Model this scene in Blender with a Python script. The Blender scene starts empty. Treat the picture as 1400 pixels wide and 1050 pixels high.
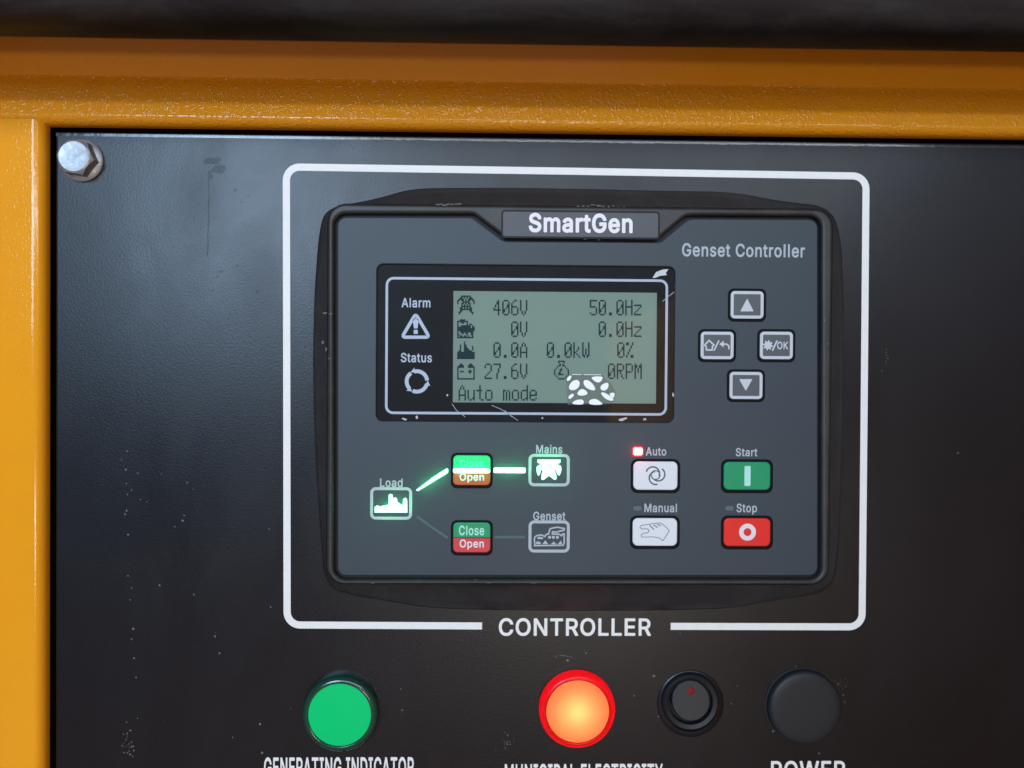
import bpy, bmesh, math, random
from mathutils import Vector, Matrix
random.seed(7)
S = bpy.context.scene
COL = S.collection
mm = 0.001

# ------------------------------------------------------------------ camera
# survey of the place: panel plane y = 0, camera about 0.30 m in front of it
FPX = 1052.0
CAM = Vector((-0.03185498, -0.30374725, 0.00915833))
R0 = (0.99978834, -0.00700954, -0.01934272)      # image right  (x right, y down, z in)
R1 = (0.00680242, 0.99991904, -0.01075328)       # image down
R2 = (0.01941653, 0.01061943, 0.99975508)        # forward
w = lambda a: Vector((a[0], a[2], -a[1]))
right, down, fwd = w(R0), w(R1), w(R2)
cd = bpy.data.cameras.new('camera')
cam = bpy.data.objects.new('camera', cd)
COL.objects.link(cam)
m = Matrix((right, -down, -fwd)).transposed().to_4x4()
m.translation = CAM
cam.matrix_world = m
cd.sensor_width = 36
cd.lens = 36 * FPX / 1400
cd.clip_start = 0.005
cd.clip_end = 50
cd.dof.use_dof = True
cd.dof.focus_distance = 0.295
cd.dof.aperture_fstop = 5.0
S.camera = cam

# ------------------------------------------------------------------ world, lights, exposure
W = bpy.data.worlds.new('World')
S.world = W
W.use_nodes = True
W.node_tree.nodes['Background'].inputs[0].default_value = (0.44, 0.40, 0.40, 1)
W.node_tree.nodes['Background'].inputs[1].default_value = 0.24
S.view_settings.view_transform = 'Standard'
S.view_settings.look = 'None'
S.view_settings.exposure = 0
S.view_settings.gamma = 1

def area(name, loc, target, sx, sy, power, col):
    l = bpy.data.lights.new(name, 'AREA')
    l.shape = 'RECTANGLE'; l.size = sx; l.size_y = sy; l.energy = power; l.color = col
    o = bpy.data.objects.new(name, l); COL.objects.link(o)
    o.location = loc
    o.rotation_euler = (Vector(target) - Vector(loc)).to_track_quat('-Z', 'Y').to_euler()
    return o
area('workshop_doorway_light', (-0.96, -2.4, 0.62), (0, 0, 0), 0.80, 0.95, 34.0, (0.46, 0.70, 1.0))
area('workshop_window_strip_light', (0.20, -2.4, 0.52), (0, 0, 0.05), 2.8, 0.07, 17.0, (0.80, 0.90, 1.0))
area('workshop_ceiling_tube_light', (0.1, -2.4, 1.05), (0, 0, 0.0), 2.6, 0.40, 23.0, (0.70, 0.84, 1.0))

area('added_low_glint_light', (0.25, -2.4, -0.48), (0, 0, 0.05), 0.60, 0.16, 10.0, (1.0, 0.92, 0.82))  # unseen lamp added low down for glints on the rail
area('added_floor_fill_light', (0.0, -1.5, -1.1), (0, 0, 0.05), 2.6, 1.2, 3.6, (1.0, 0.58, 0.34))  # warm lamp added from below to brighten the rail lip

# ------------------------------------------------------------------ helpers
def pt(u, v, h=0.0):
    """point of the plane h mm in front of the panel seen at photo pixel u, v -> (X, Z) metres"""
    d = right * ((u - 700) / FPX) + down * ((v - 525) / FPX) + fwd
    t = (-h * mm - CAM.y) / d.y
    p = CAM + d * t
    return (p.x, p.z)
def rect(x0, y0, x1, y1, h):
    xm, ym = (x0 + x1) / 2, (y0 + y1) / 2
    return (pt(x0, ym, h)[0], pt(xm, y1, h)[1], pt(x1, ym, h)[0], pt(xm, y0, h)[1])
PXM = 0.2889 * mm
def plen(n, h=0.0):
    return n * (303.7 - h) / FPX * mm

def rrect(b, r, n=7):
    x0, z0, x1, z1 = b
    r = min(r, (x1 - x0) / 2.001, (z1 - z0) / 2.001)
    out = []
    for cx, cz, a0 in ((x1 - r, z1 - r, 0), (x0 + r, z1 - r, 90), (x0 + r, z0 + r, 180), (x1 - r, z0 + r, 270)):
        for i in range(n + 1):
            a = math.radians(a0 + 90 * i / n)
            out.append((cx + r * math.cos(a), cz + r * math.sin(a)))
    return out
def grow(b, d):
    return (b[0] - d, b[1] - d, b[2] + d, b[3] + d)
def circle(c, r, n=64):
    return [(c[0] + r * math.cos(2 * math.pi * i / n), c[1] + r * math.sin(2 * math.pi * i / n)) for i in range(n)]
def pxs(pts, h):
    return [pt(u, v, h) for u, v in pts]

DEPS = bpy.context.evaluated_depsgraph_get
def curve_to_mesh(cu):
    o = bpy.data.objects.new('tmp', cu); COL.objects.link(o)
    dg = DEPS(); dg.update()
    me = bpy.data.meshes.new_from_object(o.evaluated_get(dg))
    bpy.data.objects.remove(o); bpy.data.curves.remove(cu)
    return me
def to_world(me, hmid):
    for v in me.vertices:
        x, y, z = v.co
        v.co = (x, -(hmid * mm + z), y)
def plate(loops, h0, h1, bevel=0.0, res=3):
    """solid with the given outlines (later ones are holes) from h0 to h1 mm in front of the panel"""
    cu = bpy.data.curves.new('c', 'CURVE'); cu.dimensions = '2D'; cu.fill_mode = 'BOTH'
    for lp in loops:
        s = cu.splines.new('POLY'); s.points.add(len(lp) - 1)
        for p, q in zip(s.points, lp): p.co = (q[0], q[1], 0, 1)
        s.use_cyclic_u = True
    th = (h1 - h0) / 2 * mm
    b = min(bevel * mm, th * 0.98)
    cu.extrude = max(th - b, 1e-7); cu.bevel_depth = b; cu.bevel_resolution = res; cu.offset = -b
    me = curve_to_mesh(cu)
    to_world(me, (h0 + h1) / 2)
    return me
def raw(verts, faces):
    me = bpy.data.meshes.new('m'); me.from_pydata(verts, [], faces); me.update(); return me
def sheet(loops, h):
    vs, fs = [], []
    for lp in loops:
        a = sum(lp[i][0] * lp[(i + 1) % len(lp)][1] - lp[(i + 1) % len(lp)][0] * lp[i][1] for i in range(len(lp)))
        if a < 0: lp = lp[::-1]
        k = len(vs); vs += [(x, -h * mm, z) for x, z in lp]; fs.append(list(range(k, k + len(lp))))
    return raw(vs, fs)
def strip(paths, wd, h, closed=False, th=0.0):
    """flat printed line of width wd (m) along each path of (x, z)"""
    vs, fs = [], []
    for path in paths:
        n = len(path); L, Rr = [], []
        for i in range(n):
            p = Vector(path[i])
            a = Vector(path[i - 1]) if (i > 0 or closed) else None
            b = Vector(path[(i + 1) % n]) if (i < n - 1 or closed) else None
            d1 = (p - a).normalized() if a is not None else None
            d2 = (b - p).normalized() if b is not None else None
            if d1 is None: d1 = d2
            if d2 is None: d2 = d1
            t = d1 + d2
            t = t.normalized() if t.length > 1e-6 else d1
            nn = Vector((-t.y, t.x)); k = 1 / max(0.45, nn.dot(Vector((-d1.y, d1.x))))
            L.append(p + nn * wd / 2 * k); Rr.append(p - nn * wd / 2 * k)
        k0 = len(vs)
        for l, r in zip(L, Rr): vs += [(l.x, -h * mm, l.y), (r.x, -h * mm, r.y)]
        for i in range(n if closed else n - 1):
            a = k0 + 2 * i; b = k0 + 2 * ((i + 1) % n)
            fs.append((a, a + 1, b + 1, b))
        if th:
            pass
    return raw(vs, fs)
# outlines of a plain grotesque alphabet: advance, loops (thousandths of the size)
GLYPHS = {"A":[480,[[10,-17,86,-18,97,-12,106,3,147,123,151,124,331,123,376,-2,384,-14,394,-18,464,-18,471,-16,477,-10,479,-2,478,10,298,500,292,515,284,523,276,526,199,526,191,523,185,518,-1,8,-1,-7,4,-14],[181,217,187,238,208,295,239,394,269,298,298,218,296,216]]],
"C":[510,[[236,-22,303,-23,320,-20,370,-4,396,11,434,41,463,81,477,108,491,156,488,167,481,173,475,176,400,175,395,172,390,166,384,143,378,131,368,115,355,102,335,88,323,81,288,71,248,71,215,79,193,90,178,102,159,121,150,136,133,171,123,211,123,226,121,236,121,273,123,281,123,293,128,321,142,358,161,388,193,416,220,430,245,437,290,437,318,430,335,421,355,407,375,383,387,361,392,341,403,331,475,330,485,334,490,342,490,351,485,376,477,398,463,426,446,451,413,484,375,509,348,520,320,528,300,531,280,531,273,534,215,528,178,518,140,499,115,479,75,437,53,401,35,353,24,288,24,221,27,213,27,193,35,156,53,108,75,72,84,61,118,27,140,10,185,-12,218,-20]]],
"D":[502,[[54,-17,220,-18,228,-16,263,-16,311,-5,328,0,363,17,390,36,424,70,446,105,468,159,476,200,476,223,478,230,478,280,476,288,475,310,468,348,452,390,428,434,388,474,360,493,315,513,275,523,250,523,243,526,58,526,50,523,44,518,42,510,42,-2,46,-12],[143,73,141,75,141,433,143,434,238,434,285,424,311,413,341,388,350,375,364,350,374,320,382,275,382,235,374,190,364,160,348,132,333,114,310,97,285,86,245,76,220,76,210,73]]],
"E":[419,[[54,-17,375,-18,383,-16,388,-10,391,-2,391,55,388,64,378,72,143,73,141,75,141,210,143,212,355,212,365,216,371,228,370,288,366,295,358,302,143,303,141,305,141,433,143,434,378,435,385,441,388,450,388,508,386,515,378,523,370,526,58,526,50,523,44,518,42,510,42,-2,46,-12]]],
"G":[520,[[236,-22,303,-23,350,-12,393,7,418,24,450,57,466,81,475,98,485,124,493,156,493,186,496,193,495,258,491,266,483,273,280,273,271,268,267,258,267,198,273,187,283,182,393,182,397,181,389,151,378,128,366,111,338,88,318,79,290,71,250,71,215,79,193,90,178,102,158,122,141,151,128,186,121,233,121,273,128,321,141,356,158,384,172,401,184,411,220,430,245,437,290,437,320,427,338,418,350,409,370,386,387,356,392,341,400,333,475,332,485,337,490,346,490,356,480,393,463,426,441,456,423,474,390,499,353,518,315,528,278,531,270,534,215,528,178,518,143,501,110,477,78,442,50,396,35,353,24,298,24,211,30,178,35,153,50,113,72,76,79,66,110,32,140,10,185,-12,218,-20]]],
"I":[300,[[25,-17,271,-18,280,-15,286,-7,287,55,284,63,279,69,269,73,201,73,199,75,199,433,201,434,271,434,282,440,287,450,287,508,284,516,274,525,29,526,20,523,14,515,13,450,19,439,29,434,99,434,100,433,100,75,99,73,29,73,17,68,13,58,13,-2,17,-12]]],
"K":[467,[[54,-17,125,-18,133,-16,138,-10,141,-2,141,155,149,168,186,205,195,216,360,-14,370,-18,450,-18,458,-16,463,-11,466,0,461,13,266,285,281,305,311,335,316,343,346,373,351,380,379,408,384,415,414,445,419,453,459,495,463,503,463,510,460,516,454,523,445,526,363,526,354,523,321,490,316,483,234,395,201,358,174,330,143,294,141,298,140,513,131,523,123,526,58,526,50,523,45,519,42,510,42,-2,46,-12]]],
"L":[393,[[54,-17,363,-18,373,-14,378,-2,378,58,374,65,365,72,143,73,141,75,141,508,138,515,133,521,123,526,55,525,46,520,42,510,42,-2,46,-12]]],
"M":[628,[[54,-17,123,-18,133,-14,138,-5,138,315,140,321,155,278,268,-5,276,-15,285,-18,343,-18,350,-16,358,-7,470,275,485,318,487,313,487,-5,493,-14,503,-18,570,-18,581,-12,586,-2,586,508,583,515,578,521,568,526,475,526,468,523,459,515,343,215,315,134,311,140,300,178,168,516,160,523,153,526,58,526,46,520,42,510,42,-2,46,-12]]],
"N":[523,[[54,-17,125,-18,135,-14,140,-5,141,350,143,356,194,268,374,-12,385,-18,465,-18,473,-16,478,-11,481,-2,481,508,478,515,471,523,463,526,398,526,388,521,382,513,382,160,380,154,154,513,144,523,135,526,58,526,50,523,45,519,42,510,42,-2,46,-12]]],
"O":[533,[[236,-22,295,-23,303,-20,318,-20,355,-10,390,7,423,32,458,69,481,108,498,153,508,203,508,236,511,246,511,261,508,268,508,303,503,331,498,354,485,388,458,437,420,477,393,499,353,518,325,526,298,531,278,531,270,534,215,528,178,518,140,499,113,477,75,437,53,401,35,353,24,288,24,221,27,213,27,193,35,156,53,108,75,72,84,61,118,27,140,10,185,-12,218,-20],[240,73,215,79,192,91,164,116,142,148,128,186,123,211,123,226,121,236,121,273,123,281,123,293,128,321,141,356,160,386,174,403,195,418,220,430,245,437,288,437,315,430,346,413,364,398,378,381,385,368,392,356,404,323,412,288,412,221,404,186,394,158,378,127,360,107,338,90,308,76,290,71]]],
"P":[445,[[54,-17,125,-18,134,-15,140,-7,141,168,143,169,265,169,313,178,343,192,368,209,391,235,403,253,418,286,426,325,426,368,418,405,403,440,391,458,363,486,338,503,303,518,253,526,58,526,50,523,44,518,42,510,42,-2,46,-12],[143,258,141,260,141,433,143,434,253,434,273,429,288,423,298,416,311,403,317,393,324,373,327,360,327,335,319,308,313,295,303,281,275,266,255,261,238,261,228,258]]],
"R":[449,[[54,-17,125,-18,134,-15,140,-7,141,180,143,182,235,181,329,5,338,-9,345,-16,353,-18,430,-18,438,-16,443,-10,445,3,438,18,340,198,339,200,364,215,380,229,391,240,403,258,418,289,426,330,426,373,423,390,417,415,407,438,391,463,378,476,343,503,305,518,253,526,58,526,50,523,44,518,42,510,42,-2,46,-12],[143,271,141,273,141,433,143,434,253,434,290,424,303,415,313,406,322,388,327,370,327,338,322,318,310,297,285,281,273,276,258,273,233,273,223,271]]],
"S":[447,[[179,-24,266,-25,301,-17,333,-5,364,14,389,39,401,54,415,79,424,109,424,166,418,189,411,204,398,222,368,252,358,259,311,283,268,296,216,309,173,324,148,340,141,348,136,356,134,364,134,386,144,409,153,418,165,426,193,438,208,440,246,440,273,432,293,421,308,406,317,389,321,371,324,366,331,361,403,360,411,363,416,367,419,376,416,405,408,429,399,446,384,466,363,487,348,499,331,509,291,526,261,532,188,531,161,526,121,509,103,499,81,482,62,461,46,434,37,406,37,396,35,389,35,364,41,330,52,304,67,284,78,272,103,253,151,231,191,218,258,200,286,190,311,175,324,159,327,149,327,129,318,109,312,99,296,86,273,74,241,67,203,67,191,69,173,74,150,86,133,104,124,124,120,141,113,150,108,153,38,154,27,149,22,139,22,119,26,101,33,79,42,61,51,47,64,31,86,13,101,3,123,-9,146,-17]]],
"T":[449,[[188,-17,257,-18,267,-14,272,-5,273,433,275,434,417,434,425,437,430,443,433,450,433,508,430,516,420,525,30,526,21,523,15,515,14,450,16,443,22,437,30,434,175,434,176,433,176,-2,181,-12]]],
"U":[517,[[214,-23,300,-24,345,-13,380,4,405,21,429,45,448,68,452,77,465,110,473,150,473,507,470,516,460,524,393,525,384,522,378,515,377,185,374,175,374,160,361,122,340,96,320,83,303,75,280,70,233,70,213,75,193,84,177,95,166,105,160,115,148,137,141,172,140,510,133,521,123,525,58,525,49,522,43,515,42,172,44,165,45,142,53,105,73,66,86,47,113,21,138,4,160,-8,183,-16]]],
"W":[686,[[150,-17,231,-18,239,-16,244,-10,254,18,329,293,339,338,344,344,433,10,440,-10,446,-16,454,-18,531,-18,542,-12,548,-2,554,18,684,490,687,503,686,510,679,521,669,526,601,526,594,523,588,518,511,223,498,165,491,149,399,508,396,514,387,523,379,526,304,526,296,523,290,518,194,151,189,160,189,168,101,505,97,515,89,523,81,526,16,526,5,520,1,513,1,495,133,10,140,-10]]],
"Y":[472,[[197,-17,269,-18,277,-15,283,-7,284,200,469,498,472,505,471,513,466,519,459,525,379,526,369,521,280,380,236,304,117,500,101,521,91,526,16,526,7,523,1,515,0,503,3,495,185,203,185,-2,190,-12]]],
"a":[389,[[154,-26,185,-25,221,-16,235,-10,258,5,263,-10,268,-15,275,-17,340,-17,348,-13,353,-4,353,276,348,302,340,324,331,339,321,351,305,367,288,379,270,388,230,399,210,402,183,402,175,399,158,399,143,396,115,388,83,372,70,362,49,341,40,330,25,299,25,284,33,275,93,258,105,258,113,262,126,284,148,301,180,313,210,313,228,308,245,297,254,281,259,259,256,251,248,247,168,237,148,232,123,229,88,218,65,207,55,200,31,176,18,149,14,131,15,79,20,59,32,36,40,25,63,2,85,-11,118,-22],[160,63,148,64,133,69,124,74,115,83,111,91,110,106,111,116,116,126,125,134,158,148,188,153,205,153,258,163,259,161,259,139,254,116,236,86,225,78,203,67,173,62]]],
"d":[424,[[158,-23,227,-24,239,-21,272,-6,282,1,294,13,298,-8,303,-13,309,-16,374,-16,383,-13,389,-5,390,507,387,516,377,524,309,525,302,523,296,517,293,510,293,367,292,363,279,376,262,388,239,397,224,400,164,400,133,392,103,377,89,366,60,337,46,315,32,285,24,257,18,230,18,147,26,110,37,80,54,48,79,18,104,-1,127,-13],[184,67,169,70,149,83,134,105,125,122,115,162,115,212,125,255,139,280,152,293,169,305,187,311,222,311,244,302,262,290,283,257,293,215,293,165,288,140,281,117,269,96,254,81,237,70,219,65]]],
"e":[404,[[178,-23,247,-24,264,-21,284,-15,317,1,337,16,357,36,372,60,382,87,381,95,378,100,364,109,304,123,293,117,277,90,257,74,234,65,207,63,179,68,154,79,144,87,125,115,117,137,116,150,119,151,372,151,380,155,386,162,387,235,379,271,362,312,343,340,319,363,307,373,269,392,232,400,172,400,159,397,134,389,107,375,82,356,57,328,37,295,26,262,18,227,18,197,16,185,18,177,18,155,26,112,39,77,56,50,84,18,107,1,142,-15],[119,238,117,240,125,262,132,273,147,291,159,300,172,306,189,311,204,312,222,311,232,309,254,298,267,285,277,270,283,257,288,240,284,238]]],
"i":[167,[[47,-17,116,-18,126,-14,131,-5,132,378,127,388,116,395,49,395,40,390,36,383,35,-2,40,-12],[65,428,99,427,111,430,130,445,141,465,142,498,137,510,117,530,94,540,71,540,54,533,35,518,26,500,25,470,33,453,50,435]]],
"l":[189,[[58,-17,129,-18,138,-12,142,-2,142,508,140,515,134,521,124,526,59,525,50,520,46,510,46,-2,50,-12]]],
"m":[610,[[47,-17,116,-18,124,-15,130,-7,131,250,139,275,147,288,161,300,178,309,191,312,213,312,231,305,243,296,255,275,257,258,257,-2,263,-14,273,-18,336,-18,343,-16,349,-10,351,-2,351,245,354,263,366,288,376,299,386,305,403,312,431,312,448,307,461,299,468,290,477,270,477,258,480,248,481,-7,487,-15,496,-18,558,-18,567,-15,571,-10,574,-2,574,275,571,295,565,315,556,335,546,351,521,376,503,388,479,398,456,403,416,403,388,397,352,380,341,371,318,349,312,358,287,383,266,395,248,400,233,401,226,403,203,403,186,400,161,391,139,378,131,369,126,385,119,393,113,395,51,396,42,393,37,388,35,380,35,-2,39,-12]]],
"n":[410,[[47,-17,116,-18,124,-15,130,-7,131,243,139,268,149,285,168,300,181,307,201,312,228,309,246,303,258,294,268,281,277,255,277,238,280,228,280,-2,282,-10,288,-16,296,-18,358,-18,366,-16,371,-10,374,-2,374,263,371,283,365,308,354,333,339,353,321,371,308,381,278,395,256,400,206,401,166,390,143,378,131,366,126,385,119,393,113,395,51,396,43,393,37,388,35,380,35,-2,39,-12]]],
"o":[415,[[175,-23,237,-24,252,-21,282,-13,318,7,343,30,357,46,370,67,384,97,397,147,397,227,386,270,376,295,362,320,338,350,307,375,274,392,242,400,172,400,139,392,105,375,92,363,56,327,37,292,27,267,21,240,18,220,18,197,16,190,18,177,18,155,26,112,41,75,57,48,75,27,105,2,134,-13],[204,64,189,65,172,70,151,82,144,89,132,109,120,137,115,162,114,187,115,210,122,245,134,270,144,285,158,297,174,306,189,311,207,312,224,311,244,304,257,297,273,282,282,270,288,257,298,227,301,210,301,165,298,147,291,125,283,107,272,91,257,80,242,70,224,65,214,65,207,63]]],
"p":[424,[[47,-160,116,-161,123,-159,129,-153,131,-145,131,7,133,11,142,2,158,-9,186,-21,201,-24,266,-23,298,-13,311,-6,346,18,366,41,376,57,388,80,398,112,406,150,406,225,398,265,388,295,379,312,359,340,333,366,319,377,296,389,258,400,198,400,183,397,161,388,141,373,131,363,126,385,119,392,113,395,51,395,42,392,36,385,35,-145,39,-155],[201,67,188,70,168,81,151,101,141,120,131,160,131,217,134,232,146,267,162,290,176,300,203,311,238,311,253,306,271,296,286,280,300,255,310,215,310,162,307,147,300,125,291,107,278,89,258,74,236,65]]],
"r":[259,[[47,-17,116,-18,124,-15,130,-7,131,245,134,258,140,273,147,283,165,298,173,302,208,309,221,307,243,307,251,309,256,314,259,323,259,383,256,391,246,400,186,400,166,395,143,383,131,371,124,388,118,393,111,396,51,396,42,393,36,385,35,-2,39,-12]]],
"s":[365,[[142,-23,219,-24,245,-18,276,-6,309,16,327,37,341,60,346,80,347,125,338,155,325,175,309,191,294,203,266,217,239,225,181,238,144,250,133,257,127,267,127,285,144,303,159,311,186,316,206,314,232,302,239,295,251,271,257,265,264,262,284,262,326,272,335,277,339,285,339,300,324,332,317,342,289,371,279,378,259,389,234,397,216,400,156,400,114,389,86,375,76,368,51,343,39,322,31,295,30,260,33,242,43,217,61,193,84,176,114,162,139,154,206,139,231,129,245,120,250,107,246,91,236,78,216,68,196,63,166,63,146,68,134,74,121,87,109,113,102,120,96,122,79,122,34,112,25,107,20,97,20,82,23,70,38,40,47,27,64,11,84,-4,109,-15]]],
"t":[227,[[162,-21,179,-22,186,-20,204,-20,216,-16,224,-10,228,-4,229,11,221,51,217,61,211,67,206,71,199,72,176,67,161,67,147,74,144,84,144,96,142,106,142,309,144,310,206,310,216,315,222,326,221,381,214,392,206,396,144,397,142,399,142,469,139,476,131,484,124,487,61,486,54,482,48,474,48,399,46,397,1,396,-6,392,-11,386,-12,324,-8,316,1,311,46,310,48,309,48,81,50,74,51,57,65,26,84,5,104,-9,139,-19,159,-20]]],
"u":[410,[[152,-20,216,-20,241,-12,263,-1,278,11,282,-10,287,-15,293,-18,358,-18,366,-16,371,-10,374,-2,374,378,371,385,363,393,356,396,296,396,287,393,281,385,280,155,277,145,277,133,267,105,257,90,239,78,226,71,213,68,186,68,161,77,149,88,141,99,134,118,131,133,131,378,129,385,121,393,113,396,51,396,43,393,37,388,35,380,35,138,37,130,37,100,43,78,55,48,66,31,86,9,116,-10,131,-15]]]}
HEAVY = {"S":[447,[[178,-34,268,-34,306,-26,338,-13,371,6,396,31,408,46,424,74,434,106,434,166,427,191,420,209,406,229,376,259,362,269,313,293,271,306,218,319,176,334,156,347,146,359,144,366,144,384,151,401,161,411,178,422,196,428,223,431,243,430,253,428,268,423,288,413,300,401,305,391,314,364,320,356,328,352,336,350,406,351,416,354,425,364,428,371,429,381,425,409,416,434,408,450,391,474,356,506,335,519,293,535,263,542,188,542,158,535,116,518,98,508,75,491,53,466,37,439,28,409,25,389,25,364,31,326,44,299,58,278,71,265,98,244,133,228,186,209,256,190,283,180,303,168,315,154,317,146,317,131,311,116,302,104,291,94,271,84,238,77,206,77,193,79,176,84,156,94,140,111,127,149,118,159,111,163,103,164,36,164,26,160,18,154,12,139,13,116,16,99,25,74,33,57,43,41,56,26,78,6,96,-6,118,-17,143,-26]]],
"m":[610,[[45,-27,118,-28,131,-23,139,-12,141,-2,141,248,149,273,156,282,168,293,181,299,193,302,211,302,226,297,236,288,245,273,247,255,247,-2,251,-14,258,-22,273,-28,336,-28,348,-24,358,-14,361,-2,361,243,364,260,374,283,391,297,406,302,428,302,446,297,453,292,460,285,467,268,470,245,470,-2,472,-12,481,-23,493,-28,558,-28,573,-23,581,-14,584,-2,584,275,581,298,575,318,566,339,553,358,528,383,508,397,483,407,456,413,416,413,386,407,348,389,321,366,318,366,296,388,282,398,251,410,228,413,203,413,183,410,158,401,138,388,126,400,113,406,51,406,36,400,28,392,25,380,25,-2,31,-18,38,-24]]],
"a":[389,[[152,-36,165,-37,205,-31,228,-25,250,-12,263,-23,273,-27,340,-27,348,-25,355,-20,361,-11,363,-4,363,276,357,306,348,329,339,344,328,359,310,376,275,397,230,409,210,412,183,412,173,409,155,409,113,398,78,381,63,369,40,346,30,333,15,299,15,286,17,279,28,267,93,248,105,248,115,252,123,258,133,276,145,288,158,295,183,303,208,303,225,298,236,291,244,279,249,261,245,257,165,247,120,239,85,228,61,216,48,207,23,181,8,151,4,131,5,79,12,54,23,31,32,19,57,-6,80,-20,115,-31],[163,73,150,74,135,79,123,89,121,94,121,114,130,125,145,133,173,140,205,143,243,150,248,150,249,149,244,119,228,92,200,77,170,72]]],
"r":[259,[[45,-27,118,-28,131,-23,139,-12,141,-2,141,243,144,255,154,275,176,292,211,299,221,297,246,297,256,301,263,308,269,323,269,385,263,398,251,408,241,411,186,411,161,403,136,390,126,400,113,406,51,406,36,400,27,390,25,380,25,-2,31,-18,38,-24]]],
"t":[227,[[161,-31,181,-32,189,-30,206,-29,219,-26,226,-22,234,-14,239,-1,239,14,231,51,224,69,214,78,204,82,174,77,159,79,154,86,152,109,152,299,154,300,209,301,216,303,224,309,229,316,232,326,231,384,224,396,211,405,154,407,152,409,152,471,146,484,136,493,124,497,59,496,45,489,38,476,38,409,36,407,-4,405,-14,399,-20,391,-22,381,-22,321,-15,309,-4,302,36,300,38,299,38,81,42,54,56,22,76,-2,99,-17,136,-29]]],
"G":[520,[[235,-32,303,-33,353,-22,397,-2,423,16,458,51,474,76,483,93,494,121,503,153,503,183,506,193,505,261,498,273,485,282,478,284,278,283,264,276,257,263,257,198,259,188,268,178,280,173,383,172,384,171,379,153,359,118,350,109,333,96,315,89,288,81,253,81,218,89,200,97,183,111,166,128,150,156,138,188,131,236,131,271,138,318,151,353,166,378,179,393,198,407,223,420,248,427,288,427,318,417,333,410,357,388,371,366,383,336,390,328,400,323,480,323,493,331,500,343,501,356,494,381,488,398,473,428,450,461,430,481,395,507,355,527,318,538,270,544,215,539,175,527,138,510,103,484,70,448,42,401,25,356,14,298,14,211,25,153,42,108,68,63,103,25,135,1,183,-21,215,-29]]],
"e":[404,[[176,-33,247,-34,264,-31,289,-24,321,-8,342,7,364,30,382,57,392,85,392,92,389,101,377,114,364,120,309,133,299,132,289,127,282,120,270,97,252,83,232,75,217,73,192,75,174,80,162,86,151,95,136,115,130,130,127,140,129,141,372,141,387,147,396,160,397,167,397,235,388,275,371,317,350,347,327,370,314,380,302,388,272,401,234,410,172,410,156,407,129,398,102,385,76,365,49,335,31,305,17,267,9,230,8,200,6,185,8,175,9,152,16,110,31,72,47,45,77,11,102,-7,139,-25],[134,248,132,250,139,265,154,284,174,296,192,301,204,302,219,301,237,296,247,291,258,280,268,265,274,250,272,248]]],
"n":[410,[[45,-27,118,-28,131,-23,139,-12,141,-2,141,240,149,265,158,279,176,293,201,302,226,299,241,294,252,285,260,275,267,253,268,235,270,225,270,-2,274,-15,283,-24,296,-28,361,-28,371,-24,380,-15,384,-2,384,263,381,283,375,310,362,338,346,360,328,378,313,389,281,404,253,411,206,411,188,408,161,398,138,387,126,400,111,406,48,406,38,402,29,393,25,380,25,-2,31,-18,38,-24]]]}
def text(s, box, h, track=0.0, font=GLYPHS):
    """lettering stretched to the box (x0, z0, x1, z1)"""
    chars = []; x = 0.0
    for ch in s:
        if ch == ' ': x += 0.22; continue
        adv, ls = font[ch]
        chars.append([[(l[i] / 1000 + x, l[i + 1] / 1000) for i in range(0, len(l), 2)] for l in ls])
        x += adv / 1000 + 0.036 + track
    pts_ = [p for c in chars for l in c for p in l]
    a, c = min(p[0] for p in pts_), max(p[0] for p in pts_)
    b, d = min(p[1] for p in pts_), max(p[1] for p in pts_)
    out = []
    for loops in chars:
        cu = bpy.data.curves.new('t', 'CURVE'); cu.dimensions = '2D'; cu.fill_mode = 'BOTH'
        for lp in loops:
            sp = cu.splines.new('POLY'); sp.points.add(len(lp) - 1)
            for q, p in zip(sp.points, lp): q.co = ((p[0] - a) / (c - a), (p[1] - b) / (d - b), 0, 1)
            sp.use_cyclic_u = True
        out.append(curve_to_mesh(cu))
    me = join(*out)
    for v in me.vertices:
        v.co = (box[0] + v.co.x * (box[2] - box[0]), -h * mm, box[1] + v.co.y * (box[3] - box[1]))
    return me
def lathe(c, prof, n=64, cap=True):
    """prof: list of (radius m, h mm) from outside to centre, about an axis square to the panel"""
    vs, fs = [], []
    for r, h in prof:
        for i in range(n):
            a = 2 * math.pi * i / n
            vs.append((c[0] + r * math.cos(a), -h * mm, c[1] + r * math.sin(a)))
    for j in range(len(prof) - 1):
        for i in range(n):
            a = j * n + i; b = j * n + (i + 1) % n
            fs.append((a, b, b + n, a + n))
    if cap: fs.append([(len(prof) - 1) * n + i for i in range(n)])
    return raw(vs, fs)
def extr_x(prof, x0, x1, nx=2):
    """prof: (h mm, z m) polyline swept along x"""
    vs, fs = [], []
    for k in range(nx):
        x = x0 + (x1 - x0) * k / (nx - 1)
        vs += [(x, -h * mm, z) for h, z in prof]
    n = len(prof)
    for k in range(nx - 1):
        for i in range(n - 1):
            a = k * n + i
            fs.append((a, a + 1, a + n + 1, a + n))
    return raw(vs, fs)
def join(*meshes):
    vs, fs = [], []
    for me in meshes:
        k = len(vs)
        vs += [tuple(v.co) for v in me.vertices]
        fs += [tuple(i + k for i in p.vertices) for p in me.polygons]
    return raw(vs, fs)

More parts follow.
